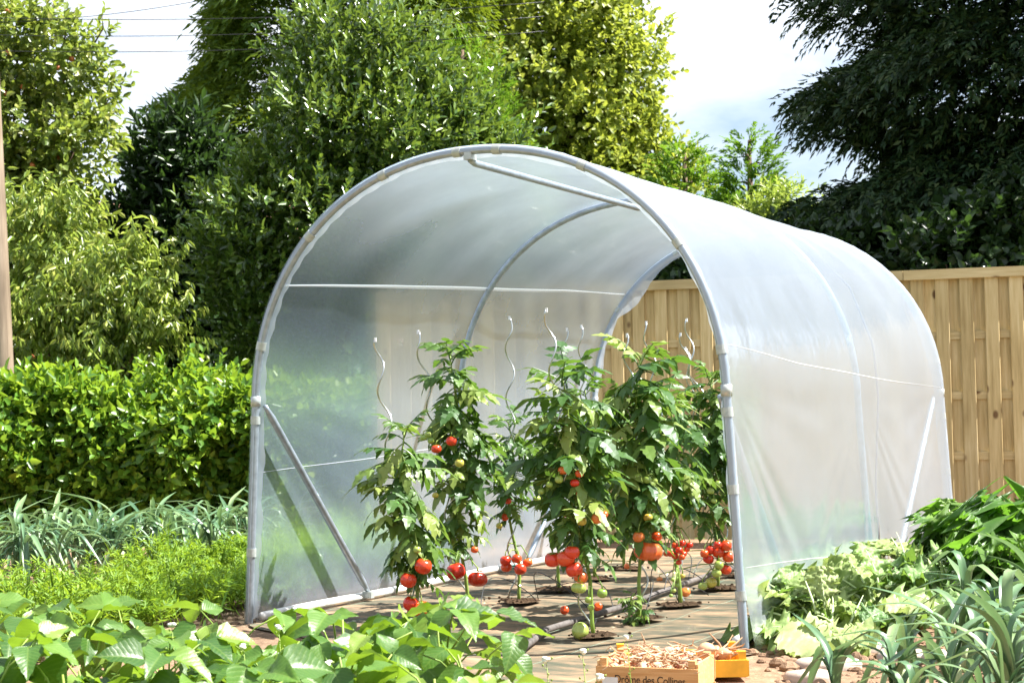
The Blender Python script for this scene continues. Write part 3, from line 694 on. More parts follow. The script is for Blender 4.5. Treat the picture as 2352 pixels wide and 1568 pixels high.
st = [tube([(q, Yh+r_.uniform(-.2, .3), 0), (q+r_.normal(0, .05), Yh+r_.uniform(-.2, .2), .6), (q+r_.normal(0, .12), Yh+r_.uniform(-.3, .3), 1.15)], [.02, .014, .004], 5) for q in np.arange(hx0, hx1, .11)]
V, F = join(*st); part('stem', V, F, MAT['bark'], hedge, True)

# ------------------------------------------------------------------ pole, wires, house
pb = sight(12, 900, 13.6); pb[2] = 0
a = pb+np.array([.03, 0, -.1]); b = sight(-30, 60, 13.6); b2 = b+(b-a)*.6
V, F = tube([a, a+(b-a)*.33, a+(b-a)*.66, b, b2], [.105, .098, .092, .085, .07], 14)
pole = link('utility_pole', mesh('utility_pole', V-pb, F, True), MAT['pole'], loc=pb); tag(pole, 'weathered wooden utility pole leaning slightly at the edge beyond the hedge', 'pole')
for (x0, y0, x1, y1), lb in (((-200, 52, 560, -18), 'thin power wire sloping up to the right, topmost over the apple tree'), ((-200, 34, 1250, 5), 'thin power wire that starts level and crosses the cypress top'), ((-200, 75, 1250, 38), 'thin power wire second lowest across the blue sky gap'), ((-200, 112, 1250, 72), 'lowest thin power wire across the blue sky gap')):
    p0, p1 = sight(x0, y0, 15.2), sight(x1, y1, 15.2); pts = [p0+(p1-p0)*t-np.array([0, 0, .10*4*t*(1-t)]) for t in np.linspace(0, 1, 16)]
    V, F = tube(pts, .0035, 5); wo = link('power_wire', mesh('power_wire', V, F, True), MAT['black']); tag(wo, lb, 'wire', 'wires over the garden')
Yb = 33.0; hc = sight(330, 900, Yb); hc[2] = 0; rz = sight(300, 418, Yb)[2]; ez = rz-1.5
house = thing('house', 'house with brown tiled roof glimpsed between apple tree and dark shrub', 'house', hc)
MAT['render'] = plain('pale render', (.62, .58, .52), .9, .1, var=.1, scale=3); MAT['tiles'] = plain('roof tiles', (.26, .15, .10), .85, .15, var=.4, scale=9, bmp=.5)
V, F = box(hc+np.array([0, 3, ez/2]), (7, 6, ez)); part('wall', V, F, MAT['render'], house)
e = .35
def H_(x, y, z): return hc+np.array([x, y, z])
V = [H_(-3.5-e, -e, ez-.15), H_(3.5+e, -e, ez-.15), H_(3.5+e, 3, rz), H_(-3.5-e, 3, rz), H_(3.5+e, 6+e, ez-.15), H_(-3.5-e, 6+e, ez-.15)]
V = np.array(V+[v-np.array([0, 0, .14]) for v in V]); F = [(0, 1, 2, 3), (3, 2, 4, 5), (7, 6, 9, 8), (8, 9, 11, 10), (0, 6, 7, 1), (4, 10, 11, 5), (1, 7, 8, 2), (2, 8, 10, 4), (3, 9, 6, 0), (5, 11, 9, 3)]
part('roof', V, F, MAT['tiles'], house)
for q in (-1.8, .9): V, F = box(hc+np.array([q, -.02, ez-1.4]), (.9, .06, 1.1)); wd = part('window', V, F, MAT['label'], house); V, F = box(hc+np.array([q, -.06, ez-1.4]), (.74, .03, .94)); part('pane', V, F, MAT['black'], wd)

# ------------------------------------------------------------------ leaf meshes for the vegetables (local y along the blade, z its upper side)
def blade(L, W, prof_, rows=8, cols=2, fold=.15, curl=.2, rip=0.0, ripf=9.0, seed=0, crink=0.0, edge=0.0):
    """leaf grid; prof_(u) = half width share; rip ruffles the margin, crink puckers the whole blade, edge scallops the outline"""
    r_ = np.random.RandomState(seed); V = []; ph = r_.uniform(0, 6.28, 4)
    for i in range(rows+1):
        u = i/rows; hw = prof_(u)*W/2
        for j in range(-cols, cols+1):
            v = j/cols; e = 1+edge*math.sin(u*31+ph[0]+(1.7 if v > 0 else 0))*(abs(v) > .9)
            x = v*hw*e; y = u*L; z = fold*abs(x)-curl*L*u*u
            z += rip*W*abs(v)**2*(math.sin(ripf*u*PI+ph[1]+(2.0 if v > 0 else 0))+.7*abs(v)**3*math.sin(ripf*2.7*u*PI+ph[2]))
            if crink: z += crink*math.sin(x/W*30+ph[2]+3*u)*math.sin(u*27+ph[3]+v)+crink*.55*r_.normal()
            y += .03*L*(1-abs(v))*0
            V.append((x, y, z))
    c = 2*cols+1
    return np.array(V), gridF(rows+1, c)
bean_p = lambda u: max(.02, (math.sin(PI*min(1, u**.62*1.0)))**.85*(1.12-.45*u)) if 0 < u < 1 else (.10 if u == 0 else .0)
leek_p = lambda u: .8+1.6*u if u < .12 else (1.0 if u < .55 else max(.02, 1-((u-.55)/.45)**1.9))
cab_p = lambda u: (.12 if u < .18 else min(1.0, .12+1.25*math.sin(PI*.5*min(1, (u-.18)/.45)))*(1 if u < .75 else max(.45, math.cos((u-.75)/.25*1.1))))

MAT['bean_leaf'] = leafmat('bean leaf', [(.028, .085, .016), (.055, .135, .022), (.10, .20, .030), (.20, .29, .05)], .34, (.30, .48, .02), .40, .5, veins=420, per='object', vcol=(.26, .35, .08))
MAT['tomato_leaf'] = leafmat('tomato leaf', [(.04, .10, .022), (.075, .15, .030), (.13, .21, .040), (.27, .32, .07)], .30, (.20, .36, .03), .42, .42, per='object')
MAT['leek_leaf'] = leafmat('leek leaf', [(.05, .12, .060), (.085, .175, .085), (.13, .23, .11), (.21, .30, .13)], .24, (.22, .36, .12), .36, .6, per='object')
MAT['cabbage_leaf'] = leafmat('cabbage leaf', [(.08, .17, .05), (.14, .25, .07), (.24, .34, .11)], .30, (.28, .46, .05), .5, .35, veins=130, per='object', vcol=(.45, .55, .30))
MAT['mustard_leaf'] = leafmat('frilly cabbage leaf', [(.05, .125, .022), (.09, .19, .03), (.17, .28, .045)], .40, (.20, .44, .03), .42, .4, veins=110, per='object', vcol=(.30, .42, .18))
MAT['wilted'] = leafmat('wilted cabbage leaf', [(.16, .24, .06), (.26, .35, .11), (.40, .47, .20)], .28, (.40, .50, .12), .55, .3, veins=120, per='object', vcol=(.45, .5, .3))
MAT['rib'] = plain('pale leaf rib', (.52, .60, .33), .5, .35, var=.15, scale=20)
MAT['carrot_leaf'] = leafmat('carrot fern', [(.10, .20, .020), (.16, .28, .028), (.22, .34, .035)], .38, (.42, .58, .03), .5, .3)

# ---- beans in the foreground
bean_m = []
for i in range(16):
    q = random.Random(i); V, F = blade(1.0, q.uniform(.66, .82), bean_p, 10, 4, q.uniform(.05, .5), q.uniform(-.05, .5), .04, 4, i, .010)
    me = mesh('leaf', V*.110, F, True); me.materials.append(MAT['bean_leaf']); bean_m.append(me)
rb = random.Random(21)
def orient(az, el):  # direction from azimuth (0 = +x) and elevation
    return np.array([math.cos(az)*math.cos(el), math.sin(az)*math.cos(el), math.sin(el)])
def bean_plant(x, y, h, nl, size=1.0):
    q = x/y; wh = 'at the left edge' if q < -.25 else 'before the carrot bed' if q < -.16 else 'before the front left tunnel leg' if q < -.09 else 'before the leaning brace'
    if q > -.03: wh = 'nearest the wooden crate'
    ft = ('front', 'middle', 'back')[min(2, int(max(0, y-3.0)/.68))]+' of the foreground bean row'
    t = thing('bean_plant', ('low ' if h < .235 else '')+'bush bean plant '+wh+', '+ft, 'bean plant', (x, y, 0), 'bush beans in the foreground row')
    stems = [tube([(x, y, 0), (x+rb.uniform(-.03, .03), y+rb.uniform(-.03, .03), h*.55), (x+rb.uniform(-.05, .05), y+rb.uniform(-.05, .05), h*.9)], [.006, .005, .003], 6)]
    for k in range(nl):
        az = k*2.4+rb.uniform(-.4, .4); el = rb.uniform(.35, 1.25); ln = h*rb.uniform(.35, .75)
        b0 = np.array([x, y, h*rb.uniform(.3, .75)]); d = orient(az, el); tip = b0+d*ln; tip[2] = min(tip[2], h*1.08); mid = (b0+tip)/2+np.array([0, 0, .02])
        stems.append(tube([b0, mid, tip], [.0032, .0026, .0022], 5))
        if rb.random() < .25:
            for z_ in range(3): q = tip+np.array([rb.uniform(-.02, .02), rb.uniform(-.02, .02), -.02-rb.uniform(0, .03)]); stems.append(tube([q, q+np.array([0, 0, .009])], [.004, .0025], 5))
        for j, da in enumerate((0, 1.35, -1.35)):
            a2 = az+da+rb.uniform(-.25, .25); el2 = rb.uniform(-.85, .35); dd = orient(a2, el2)
            nn = np.array([rb.uniform(-.8, .8), rb.uniform(-.8, .4), 1.0]); s = size*rb.uniform(.62, 1.32)
            base = tip+orient(a2, .2)*(.035 if j == 0 else .006)-np.array(t.location)
            link('leaf', rb.choice(bean_m), None, t, M=frame(dd, nn, base, s))
    V, F = join(*stems); part('stem', V, F, MAT['stem'], t, True); return t
spots = []
for row, (y0, x0, x1, dx) in enumerate(((3.18, -1.25, -.02, .22), (3.52, -1.35, .05, .22), (3.88, -1.55, .02, .23), (4.24, -1.70, -.08, .24), (4.58, -1.85, -.30, .25), (4.92, -2.0, -1.05, .26))):
    xx = x0+rb.uniform(0, .1)
    while xx < x1: spots.append((xx+rb.uniform(-.05, .05), y0+rb.uniform(-.08, .08)+(-.10*(xx+1) if row > 3 else 0), rb.uniform(.25, .33)+(.04 if xx < -1.2 else 0))); xx += dx
spots = [q for q in spots if q[0] < -.06]; spots += [(-.03, 3.70, .24), (-.52, 4.62, .36), (-.2, 4.52, .33), (-.30, 4.70, .33)]+[(-1.5+.27*k+rb.uniform(-.06, .06), 3.35+.35*(k % 5)+rb.uniform(-.1, .1), rb.uniform(.14, .22)) for k in range(6)]+[(rb.uniform(-2.0, -.1), rb.uniform(3.3, 4.6), rb.uniform(.15, .24)) for k in range(44)]
for x, y, h in spots: bean_plant(x, y, h, rb.choice((4, 5, 5, 6)))

# ---- flowering weeds among the beans
fl = mesh('flower', *lathe([(.002, 0), (.006, .004), (.008, .008), (.004, .010)], 6), True); fl.materials.append(MAT['flower'])
for i, (px, py, Y) in enumerate(((752, 1530, 3.9), (845, 1515, 4.0), (640, 1445, 4.3), (1440, 1468, 4.75), (560, 1490, 4.1), (395, 1440, 4.4), (1338, 1500, 4.3), (1255, 1520, 4.0), (1378, 1560, 4.0))):
    tp = sight(px, py, Y); w_ = thing('shepherds_purse', ['thin weed with a white flower head rising among the bean leaves', 'thin weed with a white flower head before the wooden crate'][1 if px > 1400 else 0], 'weed', (tp[0], tp[1], 0), 'flowering weeds among the beans')
    q = tp+np.array([.01, 0, -.14]); b0 = np.array([tp[0]+.02, tp[1], 0])
    ps = [tube([b0, q, tp], [.002, .0016, .001], 5)]
    for k in range(7):
        c_ = tp+(q-tp)*(k/6)*.8; e_ = c_+orient(k*2.4, .5)*.016; ps.append(tube([c_, e_], [.0007, .0007], 4)); ps.append(tube([e_, e_+np.array([0, 0, .005])], [.0022, .003], 5))
    V, F = join(*ps); part('stem', V, F, MAT['stem'], w_, True)
    for k in range(5): link('flower', fl, None, w_, loc=tp+np.array([rb.uniform(-.006, .006), rb.uniform(-.006, .006), rb.uniform(-.004, .006)])-np.array(w_.location))

# ---- leeks
leek_m = []
for i in range(12):
    q = random.Random(40+i); L = 1.0; V = []; rows = 16; bend = q.uniform(1.1, 3.1); kink = q.uniform(.32, .60); a = q.uniform(.10, .60); y = z = 0.0; hard = q.random() < .5
    Vs = []; ang = PI/2-a
    for k in range(rows+1):
        u = k/rows; w_ = .058*leek_p(u)
        nx2 = math.sin(ang)
        for v in (-1, -.5, 0, .5, 1): Vs.append((v*w_/2, y-(abs(v)*w_*.32)*math.sin(ang)*(1-u*.6), z+(abs(v)*w_*.32)*math.cos(ang)*(1-u*.6)))
        dk = bend*math.exp(-((u-kink)/(.10 if hard else .28))**2)/(1.77*(.10 if hard else .28))/rows
        ang -= dk; y += math.cos(ang)/rows; z += math.sin(ang)/rows
    me = mesh('leaf', Vs, gridF(rows+1, 5), True); me.materials.append(MAT['leek_leaf']); leek_m.append(me)
rl = random.Random(8)
def leek(x, y, h, nl, label, group, wide=1.0, az=None):
    t = thing('leek', label, 'leek', (x, y, 0), group); az = rl.uniform(0, PI) if az is None else az
    V, F = tube([(x, y, -.02), (x, y, h*.16), (x, y, h*.30)], [.019*wide, .018*wide, .012*wide], 8); part('shaft', V, F, MAT['rib'], t, True)
    for k in range(nl):
        u = k/nl; a2 = az+(PI if k % 2 else 0)+rl.uniform(-.35, .35); s = h*rl.uniform(.95, 1.55)
        M = Matrix.Translation((0, 0, h*(.06+.24*u))) @ Matrix.Rotation(a2-PI/2, 4, 'Z') @ Matrix.Rotation(rl.uniform(-.05, .28)*(1-u), 4, 'X') @ Matrix.Diagonal((s*wide*1.05, s, s, 1))
        link('leaf', rl.choice(leek_m), None, t, M=M)
for i in range(78):
    row = i % 6; x = -3.25+(i//6)*.125+rl.uniform(-.05, .05)+row*.05; y = 8.75+row*.28+rl.uniform(-.07, .07)+(x+3)*.35
    leek(x, y, rl.uniform(.32, .43), 8, 'blue green leek '+('at the left edge' if x/y < -.28 else 'behind the carrots' if x/y < -.21 else 'close to the tunnel leg')+', '+('front', 'front', 'middle', 'middle', 'back', 'back')[row]+' of the bed before the hedge', 'leeks before the hedge', .9)
for x, y, h in ((.93, 4.72, .30), (1.08, 4.62, .34), (1.25, 4.70, .36), (1.42, 4.66, .40), (1.60, 4.72, .36), (1.20, 5.02, .34), (1.37, 5.05, .37), (1.55, 5.10, .40), (1.70, 5.00, .42), (1.50, 5.42, .40), (1.66, 5.48, .44), (1.82, 5.40, .40), (1.74, 5.85, .42), (1.92, 5.9, .44), (1.62, 5.80, .42), (1.80, 4.75, .38), (1.32, 4.40, .34), (1.05, 4.35, .28), (1.50, 4.38, .34), (1.86, 5.15, .42), (2.0, 5.6, .42), (1.69, 4.42, .34)):
    leek(x, y, h*.86, 9, 'blue green leek '+('near the flat stones' if x < 1.3 else 'below the frilly cabbage' if y > 5.3 else 'at the bottom edge')+(', right side' if x > 1.6 else '')+' of the lower right leek bed', 'leeks at the lower right', 1.2)

# ---- carrots: a feathery mass nobody could count
r_ = np.random.RandomState(30); n_ = 3400
tt = r_.uniform(0, 1, n_); x = -2.6+r_.uniform(0, 1, n_)*2.4; y = 5.4+r_.uniform(0, 1, n_)*4.3
ok = (x < -1.21+(y-7.2)*.40) & (y < 9.7) & (y > 5.4) & (x > -2.30+(y-6.66)*.20+.10*np.sin(y*5)); x, y = x[ok], y[ok]; n_ = len(x)
hgt = .22+.22*vnoise(np.stack([x, y], -1), 12, 8, 5.0)+r_.uniform(-.04, .04, n_)
base = np.stack([x, y, np.zeros(n_)], -1); az = r_.uniform(0, 6.28, n_); lean = r_.uniform(.1, .7, n_)
A = np.stack([np.cos(az)*np.sin(lean), np.sin(az)*np.sin(lean), np.cos(lean)], -1); pieces = []
for j in range(44):
    t_ = .30+.70*(j/44); drop = np.array([0, 0, -1.0])*(t_**3*.5)
    P = base+(A*t_+drop*np.sin(lean)[:, None])*(hgt*1.15)[:, None]; sd_ = unit(np.cross(A, rand_dirs(r_, n_)))
    d = unit(A*.6+sd_*(1 if j % 2 else -1)+r_.normal(0, .25, (n_, 3))); m_ = n_
    pieces.append(leaves(P, d, unit(np.array([0, -.2, 1.0])+r_.normal(0, .4, (n_, 3))), (.06*(1.2-t_*.6))*r_.uniform(.6, 1.3, m_), .0095*r_.uniform(.7, 1.3, m_), r_, 'quad', .1, .1))
stm = leaves(base, A, unit(np.cross(A, rand_dirs(r_, n_))), hgt*1.1, np.full(n_, .004), r_, 'quad', 0, .1)
V, F = catVF(pieces+[stm]); co = link('carrot_foliage', mesh('carrot_foliage', V, F), MAT['carrot_leaf']); tag(co, 'feathery light green carrot tops in the bed left of the tunnel', 'carrot tops', kind='stuff')

# ---- cabbages
def cab_mesh(name, L, W, seed, rip, crink, fold, curl, m, edge=.12, rows=18, cols=8):
    V, F = blade(L, W, cab_p, rows, cols, fold, curl, rip, 7, seed, crink, edge); me = mesh(name, V, F, True); me.materials.append(m); return me
mus = [cab_mesh('leaf', .27, .27, 60+i, .26, .014, .10, .08+.12*i, MAT['mustard_leaf'], .10, 40, 12) for i in range(4)]
rc = random.Random(17)
def ribmesh(L, curl, r0):
    V, F = tube([(0, u*L, -curl*L*u*u-.004) for u in np.linspace(-.05, .8, 9)], np.linspace(r0, r0*.2, 9), 6); return mesh('rib', V, F, True)
ribs = [ribmesh(.27, .08+.12*i, .013) for i in range(4)]
for q in ribs: q.materials.append(MAT['rib'])
for (x, y), lb, n_, hs in (((2.30, 7.15), 'large frilly green cabbage plant at the edge, in front of the fence', 40, 1.25), ((2.12, 7.75), 'frilly cabbage plant close to the rear corner of the tunnel', 20, 1.0), ((2.05, 6.75), 'lower frilly cabbage plant behind the leeks', 20, .9)):
    t = thing('cabbage_plant', lb, 'cabbage', (x, y, 0)); V, F = tube([(x, y, 0), (x, y, .12*hs), (x, y, .2*hs)], [.03, .028, .02], 8); part('stalk', V, F, MAT['rib'], t, True)
    for k in range(n_):
        i = rc.randrange(4); u = k/n_; az = k*2.4+rc.uniform(-.3, .3); d = orient(az, rc.uniform(.35, .85)+.55*u); M = frame(d, np.array([0, 0, 1.0])+d*-.2+np.array([rc.uniform(-.3, .3), rc.uniform(-.3, .3), 0]), (0, 0, (.04+.16*u)*hs), hs*rc.uniform(.8, 1.15))
        lf = link('leaf', mus[i], None, t, M=M); link('rib', ribs[i], None, lf)
wil = [cab_mesh('leaf', .26, .22, 80+i, .15, .010, .3-.25*i, (.5, .9, 1.2, .3)[i], MAT['wilted'], .2, 30, 10) for i in range(4)]
wil2 = [cab_mesh('leaf', .26, .22, 90+i, .13, .008, .2, (.4, .8, .2)[i], MAT['cabbage_leaf'], .2, 30, 10) for i in range(3)]
ribs2 = [ribmesh(.26, .3, .008)]; ribs2[0].materials.append(MAT['rib'])
def heap(x, y, label, items, stalk):
    t = thing('cabbage_plant', label, 'cabbage', (x, y, 0))
    V, F = tube([np.array(q) for q in stalk], np.linspace(.026, .014, len(stalk)), 8); part('stalk', V, F, MAT['rib'], t, True)
    items = items+[(q[0]+rc.uniform(-.06, .06), q[1]+rc.uniform(-.06, .06), q[2]+rc.uniform(0, .05), q[3]+rc.uniform(-.7, .7), q[4]+rc.uniform(-.2, .4), q[5]*.75, (q[6]+1) % 7) for q in items]
    for dx, dy, z, az, el, s, kind in items:
        me = wil[kind] if kind < 4 else wil2[kind-4]; d = orient(az, el); nn = np.array([rc.uniform(-.5, .5), -.35, 1.0])
        pass
        lf = link('leaf', me, None, t, M=frame(d, nn, (dx, dy, z), s)); link('rib', ribs2[0], None, lf)
heap(1.14, 6.05, 'pulled wilted cabbage lying limp against the tunnel near its front leg', [(-.03, .05, .10, 2.6, .9, 1.0, 0), (-.04, .0, .08, 2.9, .5, 1.05, 1), (.0, .08, .12, 1.9, 1.0, .9, 5), (.04, .02, .10, 2.3, .5, 1.0, 4), (.05, -.04, .05, 3.4, .2, .95, 2), (.02, -.09, .05, 3.9, .3, .95, 1), (.10, -.12, .06, 4.4, .2, .8, 0), (.06, .10, .08, 1.2, .6, .95, 1), (-.02, -.02, .14, 2.2, 1.2, .8, 2), (.10, .04, .04, .6, .2, .7, 3), (-.05, -.10, .03, 3.3, .05, 1.0, 3), (.0, .14, .05, 2.2, .3, .9, 5)], [(1.10, 6.1, .06), (1.25, 6.02, .05), (1.38, 5.98, .04)])
heap(1.52, 6.85, 'pale limp cabbage leaves drooping beside the middle of the tunnel wall', [(-.08, .05, .16, 2.5, .8, 1.0, 0), (-.12, .0, .12, 3.0, .4, 1.1, 1), (.02, .0, .16, 1.2, .5, 1.1, 4), (.06, -.02, .14, .2, .25, 1.15, 5), (.10, .02, .12, -.2, .2, 1.1, 0), (-.05, -.06, .14, 4.0, .3, .95, 2), (.18, .05, .10, .3, .3, 1.0, 6), (.08, -.12, .08, -1.2, .1, 1.0, 4), (.22, -.02, .08, -.4, .15, 1.0, 1), (-.1, -.12, .08, 3.7, .15, 1.0, 0), (.28, .12, .07, .7, .4, .9, 5)], [(1.48, 6.9, .10), (1.40, 6.65, .08), (1.36, 6.4, .05)])
heap(1.78, 7.35, 'limp cabbage leaves spread along the rear of the tunnel wall', [(-.1, .05, .14, 2.8, .5, 1.2, 0), (-.14, 0, .10, 3.3, .3, 1.2, 4), (0, 0, .16, 1.6, .8, 1.1, 1), (.05, -.02, .14, .3, .4, 1.2, 5), (-.05, -.1, .10, 4.2, .3, 1.2, 0), (.02, -.12, .12, 4.9, .3, 1.1, 2)], [(1.78, 7.35, 0), (1.76, 7.33, .08)])
heap(1.40, 6.42, 'pale cabbage with fleshy stalks tipped over between the two wilted heaps', [(0, .02, .12, 2.7, .7, 1.1, 0), (-.05, 0, .10, 3.2, .5, 1.1, 1), (.02, 0, .14, 2.0, .9, 1.0, 3), (0, -.05, .08, 3.9, .3, 1.1, 0)], [(1.40, 6.42, .02), (1.38, 6.42, .09)])
heap(1.72, 6.35, 'flat dark cabbage leaves on the soil behind the leeks', [(0, 0, .05, 2.8, .25, 1.1, 4), (.05, .05, .06, 1.0, .35, 1.1, 5), (-.05, .02, .05, 3.6, .2, 1.0, 6), (.05, -.05, .05, 5.2, .2, 1.0, 4), (.1, .1, .06, .2, .3, 1.0, 6), (-.1, .12, .05, 2.1, .4, 1.0, 5)], [(1.72, 6.35, .0), (1.72, 6.35, .05)])

# ------------------------------------------------------------------ tomatoes in the tunnel
def leaflet(L, W, base, az, pitch, cup, r_):
    us = (0, .10, .24, .34, .50, .60, .76, .86, 1); ws = (.10, .62, 1.0, .74, .86, .55, .52, .26, 0)
    V = []
    for u, q in zip(us, ws):
        for v in (-1, 0, 1): V.append((v*q*W/2*(1+r_.uniform(-.12, .12)), u*L, cup*abs(v)*q*W*.5-.22*L*u*u+r_.uniform(-.02, .02)*L*abs(v)))
    V = np.array(V); c, s = math.cos(pitch), math.sin(pitch); V = V@np.array([[1, 0, 0], [0, c, s], [0, -s, c]])
    c, s = math.cos(az), math.sin(az); V = V@np.array([[c, s, 0], [-s, c, 0], [0, 0, 1]])
    return V+np.array(base), [(i*3+j, i*3+3+j, i*3+4+j, i*3+1+j) for i in range(8) for j in (0, 1)]
tom_m = []
for i in range(9):
    r_ = np.random.RandomState(100+i); curl = (.15, .3, .5, .8, 1.1, .4, .65, .95, .25)[i]; ps = []
    pts = [np.array([.04*math.sin(u*3+i), u*(1-.25*curl*u), .12*u-curl*.55*u*u]) for u in np.linspace(0, .74, 7)]
    ps.append(tube(pts, np.linspace(.018, .008, 7), 4, False))
    for k, u in enumerate((.26, .46, .66)):
        b0 = np.array([.04*math.sin(u*3+i), u*(1-.25*curl*u), .12*u-curl*.55*u*u])
        for sg in (-1, 1): ps.append(leaflet(r_.uniform(.28, .40), r_.uniform(.15, .21), b0, -sg*r_.uniform(.8, 1.25), -r_.uniform(.0, .7)-curl*.35*u, r_.uniform(-.2, .35), r_))
    for u in (.36, .57):
        b0 = np.array([.04*math.sin(u*3+i), u*(1-.25*curl*u), .12*u-curl*.55*u*u]); ps.append(leaflet(.13, .08, b0, r_.choice([-1, 1])*1.2, -.2, .1, r_))
    ps.append(leaflet(.44, .26, pts[-1], r_.uniform(-.2, .2), -.25-curl*.5, .1, r_))
    V, F = join(*ps); me = mesh('leaf', V, F, False); me.materials.append(MAT['tomato_leaf']); tom_m.append(me)
def fruitmat(name, c1, c2):
    m, n, o = mat(name); tcn = N(n, 'ShaderNodeTexCoord').outputs['Object']; rnd = N(n, 'ShaderNodeObjectInfo').outputs['Random']
    f = noise(n, tcn, 9, 2); c = mixc(n, c1, c2, math_(n, 'MINIMUM', math_(n, 'MULTIPLY', math_(n, 'MULTIPLY', f, rnd), 1.8), 1.0))
    p = principled(n, c, .22, .5); p.inputs['Coat Weight'].default_value = .15; p.inputs['Subsurface Weight'].default_value = .08; p.inputs['Subsurface Radius'].default_value = (.02, .006, .003)
    n.links.new(p.outputs[0], o.inputs[0]); return m
FM = {'r': fruitmat('ripe tomato', (.62, .030, .012), (.70, .10, .015)), 'o': fruitmat('orange tomato', (.74, .12, .028), (.74, .24, .05)), 'g': fruitmat('green tomato', (.24, .34, .06), (.40, .46, .10)), 'y': fruitmat('yellowing tomato', (.52, .46, .08), (.62, .36, .06))}
rp_ = [(.10, .80), (.35, .86), (.68, .78), (.92, .45), (1.0, .05), (.95, -.35), (.76, -.66), (.42, -.84), (.08, -.88)]
fr_m = {}
for k_, m_ in FM.items():
    me = mesh('tomato', *lathe(rp_, 18), True); me.materials.append(m_); fr_m[k_] = me
    me = mesh('tomato', *lathe([(a, b*.80) for a, b in rp_], 36, .13, 9), True); me.materials.append(m_); fr_m[k_+'R'] = me
ps = []
for k in range(5):
    a = k*2*PI/5; d = np.array([math.cos(a), math.sin(a), 0]); s = np.array([-math.sin(a), math.cos(a), 0])
    ps.append((np.array([s*-.10+np.array([0, 0, .88]), s*.10+np.array([0, 0, .88]), d*.38+s*.06+np.array([0, 0, .95]), d*.62+np.array([0, 0, .86]), d*.38-s*.06+np.array([0, 0, .95])]), [(0, 1, 2, 3, 4)]))
ps.append(tube([(0, 0, .82), (.03, 0, 1.05), (.12, 0, 1.3)], .055, 5)); cal = mesh('calyx', *join(*ps)); cal.materials.append(MAT['stem'])
rt_ = random.Random(31)
def tomato_plant(label, base, top, z0, lo, hi, fruits, Yf, dens=1.0, stem_r=.009, spread=1.0):
    """base on the ground, top = tip of the stem, leaves from height z0 upwards, their length lo..hi"""
    b = np.array([base[0], base[1], 0.0]); tp = np.array(top, float); t = thing('tomato_plant', label, 'tomato plant', b)
    wob = lambda u: b+(tp-b)*u+np.array([.018*math.sin(u*9+base[0]*20), .018*math.cos(u*8+base[1]*9), 0])*min(1, u*4)
    st = [tube([wob(u) for u in np.linspace(0, 1, 14)], np.linspace(stem_r, .003, 14), 7)]
    u = max(.02, z0/tp[2]); k = rt_.randrange(9)
    while u < 1:
        P = wob(u); az = k*2.4+rt_.uniform(-.5, .5); ln = (lo+(hi-lo)*math.sin(PI*min(1, .2+.75*(1-(u-z0/tp[2])/(1.001-z0/tp[2])))))*rt_.uniform(.8, 1.2)
        el = rt_.uniform(-.7, .4) if u < .95 else rt_.uniform(.3, .9); d = orient(az, el); nn = np.array([0, 0, 1.0])+np.array([rt_.uniform(-.35, .35), rt_.uniform(-.35, .35), 0])
        pet = P+d*.02*spread
        link('leaf', rt_.choice(tom_m), None, t, M=frame(d, nn, P-b, ln*spread*.85))
        u += .0105/dens*rt_.uniform(.7, 1.3)/tp[2]*1.05; k += 1
    for (px, py, rr, kd) in fruits:
        c = sight(px, py, Yf+rt_.uniform(-.03, .05)); s = rr*Yf/FOC; at_u = min(.98, max(.05, (c[2]+.07)/tp[2])); P = wob(at_u)
        e_ = c+np.array([0, 0, s*.9]); st.append(tube([P, (P+e_)/2+np.array([0, 0, .03]), e_+np.array([0, 0, .012]), e_], [.004, .003, .0025, .0025], 5))
        f_ = link('tomato', fr_m[kd], None, t, M=Matrix.Translation(Vector(c-b)) @ Matrix.Rotation(rt_.uniform(-.35, .35), 4, 'X') @ Matrix.Rotation(rt_.uniform(-.3, .3), 4, 'Y') @ Matrix.Rotation(rt_.uniform(0, 6), 4, 'Z') @ Matrix.Diagonal((s, s, s*rt_.uniform(.86, .98), 1)))
        link('calyx', cal, None, f_)
    V, F = join(*st); part('stem', V, F, MAT['stem'], t, True); return t
tomato_plant('front tomato plant of the far row, large red tomatoes low on it', (-.40, 6.70), (-.475, 6.72, .84), .22, .13, .25, [(972, 1300, 20, 'r'), (938, 1332, 19, 'r'), (944, 1386, 19, 'r'), (968, 1398, 22, 'r'), (958, 1262, 9, 'g'), (926, 1322, 10, 'g'), (948, 1290, 8, 'g')], 6.6, 1.2)
tomato_plant('tall tomato plant second from the front in the far row, two red tomatoes high up', (-.215, 7.12), (-.26, 7.15, 1.17), .30, .13, .25, [(1037, 1013, 13, 'r'), (1002, 1031, 12, 'r'), (983, 998, 9, 'g'), (972, 1005, 8, 'g'), (990, 1012, 8, 'g'), (1055, 1063, 11, 'y'), (1047, 1312, 22, 'r'), (1097, 1330, 23, 'rR'), (1090, 1262, 9, 'o'), (1000, 1137, 8, 'y')], 7.0, 1.2)
tomato_plant('small tomato plant with a bunch of red tomatoes hanging before the white film', (.01, 7.50), (-.03, 7.52, .86), .42, .10, .19, [(1167, 1150, 8, 'r'), (1159, 1187, 10, 'r'), (1147, 1207, 8, 'y'), (1161, 1287, 13, 'r'), (1163, 1302, 13, 'r'), (1187, 1283, 12, 'r'), (1212, 1291, 12, 'o'), (1195, 1307, 14, 'r'), (1233, 1145, 9, 'g')], 7.42, 1.1)
